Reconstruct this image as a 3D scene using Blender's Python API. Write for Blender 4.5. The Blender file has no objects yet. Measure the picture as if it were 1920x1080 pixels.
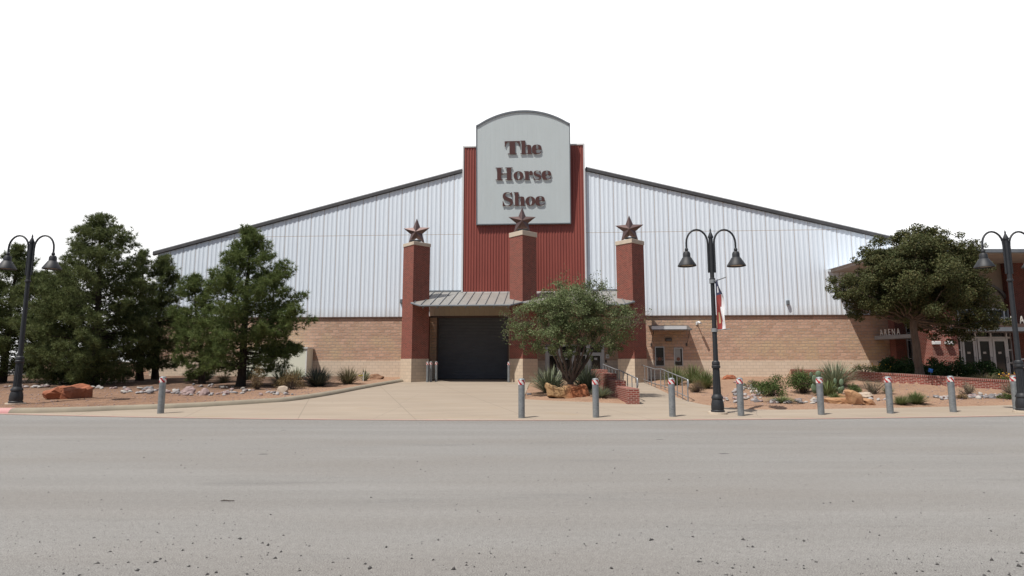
import bpy, bmesh, math, random
import numpy as np
from mathutils import Vector, Matrix, noise
from mathutils.geometry import tessellate_polygon

random.seed(7)
R = math.radians
SC = bpy.context.scene
COL = SC.collection

# ------------------------------------------------------------------ camera model
FPX = 1130.0
PITCH = math.atan((683 - 540) / FPX)
CAMZ = 1.67
CP, SP = math.cos(PITCH), math.sin(PITCH)


def ray(x, y):
    u = (x - 960) / FPX
    v = (540 - y) / FPX
    return Vector((u, CP - v * SP, SP + v * CP))


def at(x, y, Y):
    d = ray(x, y)
    t = Y / d.y
    return Vector((d.x * t, Y, CAMZ + d.z * t))


PZ0, PM, PY0 = 0.03, 0.0286, 18.3


def plane_z(Y):
    return PZ0 + PM * (min(Y, 44.0) - PY0)


def G(x, y, h=0.0):
    d = ray(x, y)
    t = (PZ0 + h - PM * PY0 - CAMZ) / (d.z - PM * d.y)
    return Vector((d.x * t, d.y * t, CAMZ + d.z * t))


def edge(X):
    return 18.15 + (0.0062 if X < 0 else 0.0046) * min(X * X, 900.0)


# facade frame
TH = R(3.36)
FO = Vector((15 / FPX * 40.5, 40.5, 0))
FU = Vector((math.cos(TH), -math.sin(TH), 0))
FN = Vector((-math.sin(TH), -math.cos(TH), 0))     # outward, towards the street
FM = Matrix.Translation(FO) @ Matrix.Rotation(-TH, 4, 'Z')


def Fac(x, y, off=0.0):
    d = ray(x, y)
    o = FO + FN * off
    c = Vector((0, 0, CAMZ))
    t = (o - c).dot(FN) / d.dot(FN)
    p = c + d * t
    return ((p - FO).dot(FU), p.z)


def fw(u, off, z):
    p = FO + FU * u + FN * off
    return Vector((p.x, p.y, z))


# ------------------------------------------------------------------ materials
def new_mat(name):
    m = bpy.data.materials.new(name)
    m.use_nodes = True
    nt = m.node_tree
    b = nt.nodes['Principled BSDF']
    return m, nt, b


def N(nt, typ, **kw):
    n = nt.nodes.new(typ)
    for k, v in kw.items():
        setattr(n, k, v)
    return n


def L(nt, a, b):
    nt.links.new(a, b)


def rgb(c):
    return (c[0], c[1], c[2], 1.0)


def mixc(nt, fac, a, b, blend='MIX'):
    n = N(nt, 'ShaderNodeMix', data_type='RGBA', blend_type=blend)
    for sock, v in ((n.inputs[0], fac), (n.inputs[6], a), (n.inputs[7], b)):
        if hasattr(v, 'is_linked'):
            L(nt, v, sock)
        elif isinstance(v, (int, float)):
            sock.default_value = v
        else:
            sock.default_value = rgb(v)
    return n.outputs[2]


def ramp(nt, src, p0, p1):
    n = N(nt, 'ShaderNodeMapRange')
    n.inputs[1].default_value = p0
    n.inputs[2].default_value = p1
    L(nt, src, n.inputs[0])
    n.clamp = True
    return n.outputs[0]


def noise_tex(nt, vec, scale, detail=4, rough=0.55):
    n = N(nt, 'ShaderNodeTexNoise')
    n.inputs['Scale'].default_value = scale
    n.inputs['Detail'].default_value = detail
    n.inputs['Roughness'].default_value = rough
    if vec is not None:
        L(nt, vec, n.inputs['Vector'])
    return n.outputs['Fac']


def mapping(nt, vec, scale=(1, 1, 1), rot=(0, 0, 0), loc=(0, 0, 0)):
    n = N(nt, 'ShaderNodeMapping')
    n.inputs['Scale'].default_value = scale
    n.inputs['Rotation'].default_value = rot
    n.inputs['Location'].default_value = loc
    L(nt, vec, n.inputs['Vector'])
    return n.outputs[0]


def bump(nt, b, h, strength, dist):
    n = N(nt, 'ShaderNodeBump')
    n.inputs['Strength'].default_value = strength
    n.inputs['Distance'].default_value = dist
    L(nt, h, n.inputs['Height'])
    L(nt, n.outputs[0], b.inputs['Normal'])


def noisy(name, c1, c2, scale=4, rough=0.7, metal=0.0, bstr=0.0, bdist=0.02, bscale=None, detail=5, lo=.3, hi=.7, spec=None, stretch=None):
    m, nt, b = new_mat(name)
    tc = N(nt, 'ShaderNodeTexCoord')
    vec = tc.outputs['Object']
    if stretch:
        vec = mapping(nt, vec, stretch)
    f = noise_tex(nt, vec, scale, detail)
    L(nt, mixc(nt, ramp(nt, f, lo, hi), c1, c2), b.inputs['Base Color'])
    b.inputs['Roughness'].default_value = rough
    b.inputs['Metallic'].default_value = metal
    if spec is not None:
        b.inputs['Specular IOR Level'].default_value = spec
    if bstr:
        bump(nt, b, noise_tex(nt, tc.outputs['Object'], bscale or scale * 3, 5), bstr, bdist)
    return m


def masonry(name, c1, c2, cm, bw, rh, mortar, bstr=.6, bdist=.01, patch=None, rough_noise=0.0, offset=.5, stain=.25):
    m, nt, b = new_mat(name)
    tc = N(nt, 'ShaderNodeTexCoord')
    uv = tc.outputs['UV']
    br = N(nt, 'ShaderNodeTexBrick')
    br.offset = offset
    br.inputs['Scale'].default_value = 1.0
    br.inputs['Brick Width'].default_value = bw
    br.inputs['Row Height'].default_value = rh
    br.inputs['Mortar Size'].default_value = mortar
    br.inputs['Mortar Smooth'].default_value = .1
    br.inputs['Bias'].default_value = 0.0
    br.inputs['Color1'].default_value = rgb(c1)
    br.inputs['Color2'].default_value = rgb(c2)
    br.inputs['Mortar'].default_value = rgb(cm)
    L(nt, uv, br.inputs['Vector'])
    col = br.outputs['Color']
    if patch:
        f = noise_tex(nt, uv, .55, 3)
        pc = mixc(nt, br.outputs['Fac'], patch, cm)
        col = mixc(nt, ramp(nt, f, .48, .72), col, pc)
    f2 = noise_tex(nt, uv, 3.5, 6)
    col = mixc(nt, ramp(nt, f2, .2, .8), col, mixc(nt, stain, col, (0.05, .04, .035)))
    L(nt, col, b.inputs['Base Color'])
    b.inputs['Roughness'].default_value = .85
    b.inputs['Specular IOR Level'].default_value = .25
    inv = N(nt, 'ShaderNodeMath', operation='SUBTRACT')
    inv.inputs[0].default_value = 1.0
    L(nt, br.outputs['Fac'], inv.inputs[1])
    h = inv.outputs[0]
    if rough_noise:
        nz = noise_tex(nt, mapping(nt, uv, (2.6, 3.8, 1)), 2.6, 6, .62)
        mu = N(nt, 'ShaderNodeMath', operation='MULTIPLY_ADD')
        mu.inputs[1].default_value = rough_noise
        L(nt, nz, mu.inputs[0])
        L(nt, inv.outputs[0], mu.inputs[2])
        h = mu.outputs[0]
    bump(nt, b, h, bstr, bdist)
    return m


def leafmat(name, c1, c2, c3=None, rough=.65, trans=.25, cl=1.2):
    m, nt, b = new_mat(name)
    tc = N(nt, 'ShaderNodeTexCoord')
    geo = N(nt, 'ShaderNodeNewGeometry')
    f = noise_tex(nt, tc.outputs['Object'], cl, 3)
    col = mixc(nt, ramp(nt, f, .35, .65), c1, c2)
    if c3:
        r = N(nt, 'ShaderNodeMath', operation='POWER')
        r.inputs[1].default_value = 2.5
        L(nt, geo.outputs['Random Per Island'], r.inputs[0])
        col = mixc(nt, r.outputs[0], col, c3)
    L(nt, col, b.inputs['Base Color'])
    b.inputs['Roughness'].default_value = rough
    b.inputs['Specular IOR Level'].default_value = .18
    tr = N(nt, 'ShaderNodeBsdfTranslucent')
    L(nt, col, tr.inputs[0])
    mx = N(nt, 'ShaderNodeMixShader')
    mx.inputs[0].default_value = trans
    L(nt, b.outputs[0], mx.inputs[1])
    L(nt, tr.outputs[0], mx.inputs[2])
    L(nt, mx.outputs[0], nt.nodes['Material Output'].inputs[0])
    return m


M = {}
M['brick'] = masonry('brick', (.255, .048, .034), (.135, .027, .021), (.35, .195, .15), .20, .0667, .011, bstr=.5, bdist=.006)
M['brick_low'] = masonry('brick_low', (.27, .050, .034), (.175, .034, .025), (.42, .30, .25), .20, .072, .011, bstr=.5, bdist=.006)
M['brick_shaded'] = masonry('brick_shaded', (.17, .038, .028), (.10, .024, .02), (.20, .12, .095), .20, .0667, .010, bstr=.5, bdist=.006)  # the same brick, its colour darkened for shade under the deep roof
M['block_base'] = masonry('block_base', (.66, .555, .44), (.60, .50, .39), (.46, .39, .32), .40, .20, .011, bstr=.3, bdist=.006, stain=.06)
M['block_pillar'] = masonry('block_pillar', (.60, .485, .37), (.53, .43, .325), (.42, .35, .28), .40, .20, .011, bstr=.3, bdist=.006, stain=.06)
M['split_block'] = masonry('split_block', (.61, .40, .295), (.46, .295, .21), (.46, .37, .30), .40, .20, .016, bstr=1.0, bdist=.035,
                           patch=(.56, .42, .265), rough_noise=.75, stain=.14)
M['coping'] = noisy('coping', (.56, .48, .38), (.48, .41, .33), 3, .85)


def siding_mat():
    m, nt, b = new_mat('siding')
    tc = N(nt, 'ShaderNodeTexCoord')
    o = tc.outputs['Object']
    f = noise_tex(nt, mapping(nt, o, (3.0, 3.0, .12)), 1.0, 4)
    col = mixc(nt, ramp(nt, f, .35, .7), (.73, .81, .89), (.71, .785, .865))
    sx = N(nt, 'ShaderNodeSeparateXYZ')
    L(nt, o, sx.inputs[0])
    # panel lap seam, a real horizontal joint with faint rust
    d = N(nt, 'ShaderNodeMath', operation='SUBTRACT')
    d.inputs[1].default_value = 10.55
    L(nt, sx.outputs[2], d.inputs[0])
    ab = N(nt, 'ShaderNodeMath', operation='ABSOLUTE')
    L(nt, d.outputs[0], ab.inputs[0])
    lt = N(nt, 'ShaderNodeMath', operation='LESS_THAN')
    lt.inputs[1].default_value = .02
    L(nt, ab.outputs[0], lt.inputs[0])
    col = mixc(nt, lt.outputs[0], col, (.50, .47, .44))
    # panel side laps every third rib leave a thin brown line
    md = N(nt, 'ShaderNodeMath', operation='FLOORED_MODULO')
    md.inputs[1].default_value = .915
    L(nt, sx.outputs[0], md.inputs[0])
    l2 = N(nt, 'ShaderNodeMath', operation='LESS_THAN')
    l2.inputs[1].default_value = .03
    L(nt, md.outputs[0], l2.inputs[0])
    col = mixc(nt, l2.outputs[0], col, (.42, .37, .33))
    f2 = noise_tex(nt, mapping(nt, o, (1.6, 1.6, .25), loc=(2, 0, 5)), 1.3, 6, .65)
    col = mixc(nt, ramp(nt, f2, .62, .95), col, (.56, .55, .53))
    foot = ramp(nt, sx.outputs[2], 5.6, 4.6)
    fm = N(nt, 'ShaderNodeMath', operation='MULTIPLY')
    L(nt, foot, fm.inputs[0])
    L(nt, f, fm.inputs[1])
    col = mixc(nt, fm.outputs[0], col, (.46, .43, .39))
    L(nt, col, b.inputs['Base Color'])
    b.inputs['Roughness'].default_value = .62
    b.inputs['Specular IOR Level'].default_value = .25
    return m


M['siding'] = siding_mat()
M['red_siding'] = noisy('red_siding', (.255, .062, .046), (.215, .052, .039), 1.5, .5, stretch=(2, 2, .3))
M['white_trim'] = noisy('white_trim', (.66, .67, .68), (.60, .61, .62), 2, .5)
M['sign_panel'] = noisy('sign_panel', (.555, .625, .645), (.53, .595, .61), 1.2, .5, stretch=(2, 2, .4))
M['rake'] = noisy('rake', (.055, .056, .060), (.085, .085, .088), 1.5, .45)
M['roof_metal'] = noisy('roof_metal', (.50, .51, .52), (.44, .45, .46), 1, .4, metal=.3)
M['letter'] = noisy('letter', (.088, .034, .030), (.072, .028, .026), 2, .5)
M['letter_white'] = noisy('letter_white', (.60, .58, .54), (.50, .49, .46), 5, .5)
M['bronze'] = noisy('bronze', (.165, .110, .102), (.115, .076, .072), 3, .34, metal=.5)
M['black'] = noisy('black', (.012, .012, .013), (.02, .02, .021), 6, .5)
M['lamp_black'] = noisy('lamp_black', (.011, .013, .017), (.017, .019, .023), 8, .58, bstr=.1, bdist=.004, bscale=60)
M['lens'] = noisy('lens', (.30, .27, .22), (.22, .20, .17), 10, .25)
M['canopy_metal'] = noisy('canopy_metal', (.29, .28, .26), (.23, .225, .21), 1.2, .5, metal=.15, stretch=(1, .4, 1))
M['gutter'] = noisy('gutter', (.21, .23, .25), (.16, .18, .20), 3, .4, metal=.3)
M['tan_panel'] = noisy('tan_panel', (.52, .42, .30), (.46, .37, .27), 2, .55)
M['soffit'] = noisy('soffit', (.40, .36, .31), (.35, .31, .27), 1, .7)
M['door_steel'] = noisy('door_steel', (.085, .090, .102), (.10, .106, .118), 2, .5)
M['door_frame'] = noisy('door_frame', (.09, .055, .045), (.07, .045, .038), 3, .6)
M['aluminium'] = noisy('aluminium', (.52, .53, .54), (.45, .46, .47), 4, .35, metal=.5)
M['awning'] = noisy('awning', (.12, .11, .105), (.09, .085, .08), 5, .5, metal=.2)
M['awning_white'] = noisy('awning_white', (.66, .68, .70), (.58, .60, .62), 3, .35, metal=.2)
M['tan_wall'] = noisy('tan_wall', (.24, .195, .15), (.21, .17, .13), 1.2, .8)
M['cabinet'] = noisy('cabinet', (.74, .76, .64), (.69, .71, .60), 1.2, .5)
M['cabinet_white'] = noisy('cabinet_white', (.72, .74, .72), (.64, .66, .64), 2, .5)
M['fence_white'] = noisy('fence_white', (.55, .56, .56), (.46, .47, .47), 1.5, .6)


def galv():
    m, nt, b = new_mat('galvanised')
    tc = N(nt, 'ShaderNodeTexCoord')
    v = N(nt, 'ShaderNodeTexVoronoi')
    v.inputs['Scale'].default_value = 26
    L(nt, tc.outputs['Object'], v.inputs['Vector'])
    f = noise_tex(nt, tc.outputs['Object'], 5, 5)
    c = mixc(nt, v.outputs['Color'], (.17, .185, .195), (.25, .265, .275))
    c = mixc(nt, ramp(nt, f, .4, .75), c, (.30, .32, .33))
    L(nt, c, b.inputs['Base Color'])
    b.inputs['Roughness'].default_value = .5
    b.inputs['Metallic'].default_value = .45
    return m


M['galv'] = galv()
M['stripe_red'] = noisy('stripe_red', (.42, .014, .020), (.36, .012, .018), 8, .4)
M['stripe_white'] = noisy('stripe_white', (.72, .70, .68), (.62, .60, .58), 8, .4)
M['rail'] = noisy('rail', (.24, .255, .27), (.30, .31, .32), 6, .45, metal=.4)


def glass(name, c, rough=.06):
    m, nt, b = new_mat(name)
    b.inputs['Base Color'].default_value = rgb(c)
    b.inputs['Roughness'].default_value = rough
    b.inputs['Specular IOR Level'].default_value = .6
    return m


M['glass'] = glass('dark_glass', (.010, .011, .013))
M['glass_grey'] = glass('grey_glass', (.030, .032, .036))
M['blind'] = noisy('blind', (.36, .38, .37), (.30, .32, .32), 4, .4)


def road_mat():
    m, nt, b = new_mat('asphalt')
    tc = N(nt, 'ShaderNodeTexCoord')
    o = tc.outputs['Object']
    # long tyre-worn streaks along the road, aggregate speckle, wide blotches
    s1 = noise_tex(nt, mapping(nt, o, (.035, 1.1, 1)), 1.0, 6, .65)
    s2 = noise_tex(nt, mapping(nt, o, (.10, .35, 1)), 1.0, 5)
    s3 = noise_tex(nt, o, 95, 4, .75)
    s4 = noise_tex(nt, mapping(nt, o, (.22, 1.5, 1), loc=(3.2, 1, 0)), 1.0, 3)
    c = mixc(nt, ramp(nt, s1, .3, .7), (.172, .165, .155), (.262, .256, .243))
    c = mixc(nt, ramp(nt, s2, .42, .66), c, (.185, .168, .150))
    c = mixc(nt, ramp(nt, s4, .60, .72), c, (.150, .145, .138))
    s5 = noise_tex(nt, o, 14, 6, .75)
    c = mixc(nt, ramp(nt, s5, .38, .62), mixc(nt, .22, c, (.07, .064, .06)), mixc(nt, .10, c, (.5, .49, .47)))
    s6 = noise_tex(nt, o, 60, 2, .6)
    c = mixc(nt, ramp(nt, s6, .56, .66), c, mixc(nt, .55, c, (.045, .043, .042)))
    c = mixc(nt, ramp(nt, s3, .40, .62), mixc(nt, .45, c, (.05, .048, .046)), mixc(nt, .30, c, (.56, .55, .53)))
    # small oil spots
    v = N(nt, 'ShaderNodeTexVoronoi')
    v.inputs['Scale'].default_value = .42
    L(nt, mapping(nt, o, (.8, 1.9, 1)), v.inputs['Vector'])
    sp = N(nt, 'ShaderNodeMath', operation='LESS_THAN')
    sp.inputs[1].default_value = .032
    L(nt, v.outputs['Distance'], sp.inputs[0])
    c = mixc(nt, sp.outputs[0], c, (.06, .06, .06))
    L(nt, c, b.inputs['Base Color'])
    b.inputs['Roughness'].default_value = .9
    b.inputs['Specular IOR Level'].default_value = .2
    bump(nt, b, s3, .6, .010)
    return m


M['road'] = road_mat()


def concrete_mat():
    m, nt, b = new_mat('concrete')
    tc = N(nt, 'ShaderNodeTexCoord')
    o = tc.outputs['Object']
    f1 = noise_tex(nt, mapping(nt, o, (.25, .9, 1)), 1.2, 5)
    f2 = noise_tex(nt, o, 40, 3, .7)
    c = mixc(nt, ramp(nt, f1, .3, .7), (.345, .288, .228), (.29, .240, .188))
    c = mixc(nt, ramp(nt, f2, .3, .7), mixc(nt, .10, c, (.1, .09, .08)), c)
    br = N(nt, 'ShaderNodeTexBrick')
    br.offset = 0
    br.inputs['Scale'].default_value = 1
    br.inputs['Brick Width'].default_value = 3.4
    br.inputs['Row Height'].default_value = 3.4
    br.inputs['Mortar Size'].default_value = .016
    br.inputs['Mortar Smooth'].default_value = .0
    L(nt, mapping(nt, o, (1, 1, 1), (0, 0, R(-16)), (1.1, .6, 0)), br.inputs['Vector'])
    c = mixc(nt, br.outputs['Fac'], c, (.235, .195, .155))
    # hairline cracks
    v = N(nt, 'ShaderNodeTexVoronoi', feature='DISTANCE_TO_EDGE')
    v.inputs['Scale'].default_value = .28
    nz = N(nt, 'ShaderNodeTexNoise')
    nz.inputs['Scale'].default_value = 1.3
    L(nt, o, nz.inputs['Vector'])
    L(nt, mixc(nt, .12, o, nz.outputs['Color']), v.inputs['Vector'])
    cr = N(nt, 'ShaderNodeMath', operation='LESS_THAN')
    cr.inputs[1].default_value = .0016
    L(nt, v.outputs['Distance'], cr.inputs[0])
    c = mixc(nt, cr.outputs[0], c, (.23, .195, .16))
    f3 = noise_tex(nt, mapping(nt, o, (.5, 1.4, 1), loc=(7, 2, 0)), 1.1, 4)
    c = mixc(nt, ramp(nt, f3, .58, .78), c, (.30, .235, .165))
    L(nt, c, b.inputs['Base Color'])
    b.inputs['Roughness'].default_value = .88
    b.inputs['Specular IOR Level'].default_value = .2
    bump(nt, b, f2, .15, .003)
    return m


M['concrete'] = concrete_mat()
M['kerb'] = noisy('kerb_concrete', (.27, .235, .175), (.215, .187, .145), 2.2, .9, bstr=.2, bdist=.004, bscale=40)
M['pink'] = noisy('pink_paint', (.46, .225, .21), (.38, .275, .235), 3.5, .7, lo=.35, hi=.65)
M['pink_kerb'] = noisy('pink_kerb', (.50, .20, .21), (.46, .28, .26), 2.5, .7, lo=.3, hi=.7)


def dirt_mat():
    m, nt, b = new_mat('red_gravel')
    tc = N(nt, 'ShaderNodeTexCoord')
    o = tc.outputs['Object']
    f1 = noise_tex(nt, o, .45, 5)
    f2 = noise_tex(nt, o, 22, 4, .7)
    f3 = noise_tex(nt, mapping(nt, o, (1, 1, 1), loc=(4, 9, 0)), 2.2, 5)
    c = mixc(nt, ramp(nt, f1, .35, .65), (.325, .20, .130), (.27, .167, .110))
    c = mixc(nt, ramp(nt, f3, .52, .75), c, (.235, .13, .08))
    # pine duff on the west bed, with painted shade under the trees
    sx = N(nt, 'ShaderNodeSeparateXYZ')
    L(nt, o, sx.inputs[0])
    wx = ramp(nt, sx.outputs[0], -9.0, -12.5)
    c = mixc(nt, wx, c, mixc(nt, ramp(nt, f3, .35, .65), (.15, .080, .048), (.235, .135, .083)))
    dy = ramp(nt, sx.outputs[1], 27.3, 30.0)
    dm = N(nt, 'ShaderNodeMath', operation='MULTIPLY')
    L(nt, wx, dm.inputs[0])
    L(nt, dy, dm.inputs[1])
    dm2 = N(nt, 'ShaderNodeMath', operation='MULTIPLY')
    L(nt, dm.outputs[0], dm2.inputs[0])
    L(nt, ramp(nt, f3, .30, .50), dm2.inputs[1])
    c = mixc(nt, dm2.outputs[0], c, (.075, .040, .026))  # shade beneath the pine crowns put into the soil colour
    c = mixc(nt, ramp(nt, f2, .35, .65), mixc(nt, .35, c, (.08, .05, .035)), mixc(nt, .18, c, (.62, .48, .38)))
    L(nt, c, b.inputs['Base Color'])
    b.inputs['Roughness'].default_value = .95
    b.inputs['Specular IOR Level'].default_value = .1
    bump(nt, b, f2, .6, .03)
    return m


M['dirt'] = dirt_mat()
M['soil'] = noisy('soil', (.19, .10, .06), (.26, .15, .09), 5, .95, bstr=.5, bdist=.05)
M['rock_red'] = noisy('rock_red', (.31, .105, .048), (.22, .075, .038), 2.6, .9, bstr=.8, bdist=.05, bscale=5)


def rock2():
    m, nt, b = new_mat('rock_tan')
    tc = N(nt, 'ShaderNodeTexCoord')
    o = tc.outputs['Object']
    sx = N(nt, 'ShaderNodeSeparateXYZ')
    L(nt, o, sx.inputs[0])
    f = noise_tex(nt, o, 1.6, 5)
    ad = N(nt, 'ShaderNodeMath', operation='MULTIPLY_ADD')
    ad.inputs[1].default_value = .6
    L(nt, f, ad.inputs[0])
    L(nt, sx.outputs[0], ad.inputs[2])
    c = mixc(nt, ramp(nt, ad.outputs[0], .15, .65), (.40, .255, .125), (.30, .105, .045))
    f2 = noise_tex(nt, o, 7, 5)
    c = mixc(nt, ramp(nt, f2, .3, .7), c, mixc(nt, .35, c, (.12, .06, .03)))
    L(nt, c, b.inputs['Base Color'])
    b.inputs['Roughness'].default_value = .9
    bump(nt, b, f2, .7, .06)
    return m


M['rock_tan'] = rock2()
M['rock_orange'] = noisy('rock_orange', (.38, .225, .115), (.29, .14, .07), 2.4, .9, bstr=.7, bdist=.05, bscale=6)
M['rock_pale'] = noisy('rock_pale', (.46, .38, .30), (.38, .30, .23), 3, .9, bstr=.5, bdist=.03)
M['stone_grey'] = noisy('stone_grey', (.27, .25, .25), (.34, .32, .31), 6, .85, bstr=.3, bdist=.02)
M['stone_pink'] = noisy('stone_pink', (.31, .23, .215), (.24, .17, .165), 6, .85, bstr=.3, bdist=.02)
M['stone_white'] = noisy('stone_white', (.40, .37, .335), (.32, .30, .275), 6, .85, bstr=.3, bdist=.02)
M['stone_dark'] = noisy('stone_dark', (.15, .145, .15), (.20, .19, .195), 6, .85, bstr=.3, bdist=.02)
M['pebble'] = noisy('pebble', (.035, .034, .034), (.085, .08, .078), 8, .85)
M['bark'] = noisy('bark', (.050, .035, .027), (.028, .020, .016), 5, .95, bstr=.9, bdist=.04, bscale=14, stretch=(2, 2, .5))
M['bark_oak'] = noisy('bark_oak', (.145, .105, .078), (.085, .06, .045), 6, .95, bstr=.9, bdist=.03, bscale=14, stretch=(2, 2, .5))
M['bark_stem'] = noisy('bark_stem', (.115, .085, .068), (.065, .048, .038), 6, .95, bstr=.8, bdist=.03, bscale=14, stretch=(2, 2, .5))
M['twig'] = noisy('twig', (.105, .075, .06), (.07, .05, .04), 3, .9)
M['pine'] = leafmat('pine_needles', (.078, .108, .040), (.120, .150, .054), (.175, .190, .080), trans=.26)
M['pine2'] = leafmat('pine_needles_bright', (.076, .118, .036), (.120, .165, .050), (.175, .195, .074), trans=.26)
M['elm'] = leafmat('small_leaves', (.098, .134, .056), (.145, .186, .080), (.23, .255, .135), trans=.30, cl=.9)
M['oak'] = leafmat('oak_leaves', (.052, .066, .025), (.079, .092, .034), (.118, .104, .045), trans=.22, cl=.8)
M['yucca'] = leafmat('yucca_blades', (.165, .200, .125), (.215, .245, .155), (.31, .32, .225), trans=.12, cl=2.5)
M['yucca_dark'] = leafmat('yucca_dark_blades', (.050, .062, .050), (.075, .088, .070), (.12, .13, .10), trans=.1, cl=2.5)
M['yucca_tan'] = leafmat('yucca_tan_blades', (.19, .165, .095), (.13, .135, .075), (.27, .22, .14), trans=.12, cl=2.5)
M['grass_green'] = leafmat('green_blades', (.105, .155, .055), (.14, .17, .07), (.21, .21, .10), trans=.2, cl=2.5)
M['shrub_green'] = leafmat('shrub_leaves', (.042, .085, .022), (.075, .12, .032), (.11, .12, .045), trans=.2, cl=2.5)
M['shrub_brown'] = leafmat('shrub_dry_leaves', (.18, .12, .055), (.125, .095, .042), (.23, .17, .085), trans=.15, cl=3)
M['shrub_grey'] = leafmat('shrub_silver_leaves', (.19, .17, .115), (.145, .145, .09), (.25, .22, .155), trans=.15, cl=3)
M['hedge'] = leafmat('hedge_leaves', (.018, .045, .014), (.030, .062, .020), (.06, .10, .03), trans=.15, cl=1.5)
M['flower_leaf'] = leafmat('flower_leaves', (.075, .125, .035), (.11, .16, .045), (.15, .18, .06), trans=.2, cl=3)
M['petal'] = noisy('petal', (.72, .42, .03), (.62, .30, .02), 8, .6)
M['cactus'] = noisy('cactus', (.125, .175, .105), (.10, .145, .085), 5, .6, bstr=.3, bdist=.01, bscale=40)
M['flag_blue'] = noisy('flag_blue', (.050, .055, .115), (.042, .046, .10), 4, .7)
M['flag_red'] = noisy('flag_red', (.27, .042, .036), (.23, .036, .032), 4, .7)
M['flag_white'] = noisy('flag_white', (.70, .70, .71), (.62, .62, .64), 4, .7)
M['flag_tan'] = noisy('flag_tan', (.50, .40, .22), (.40, .32, .18), 14, .7)
M['yellow'] = noisy('yellow', (.62, .60, .03), (.52, .50, .03), 4, .6)
M['blue_sign'] = noisy('blue_sign', (.03, .16, .50), (.03, .13, .42), 4, .5)
M['paper'] = noisy('paper', (.62, .62, .60), (.55, .55, .53), 6, .7)
M['decal_brown'] = noisy('decal_brown', (.20, .085, .05), (.16, .07, .04), 6, .5)


# ------------------------------------------------------------------ object helpers
def tag(o, label=None, cat=None, group=None, kind=None):
    if label:
        o['label'] = label
    if cat:
        o['category'] = cat
    if group:
        o['group'] = group
    if kind:
        o['kind'] = kind
    return o


def empty(name, loc=(0, 0, 0), label=None, cat=None, group=None, mat=None):
    o = bpy.data.objects.new(name, None)
    o.empty_display_size = .2
    COL.objects.link(o)
    if mat is not None:
        o.matrix_world = mat
    else:
        o.location = loc
    return tag(o, label, cat, group)


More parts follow.
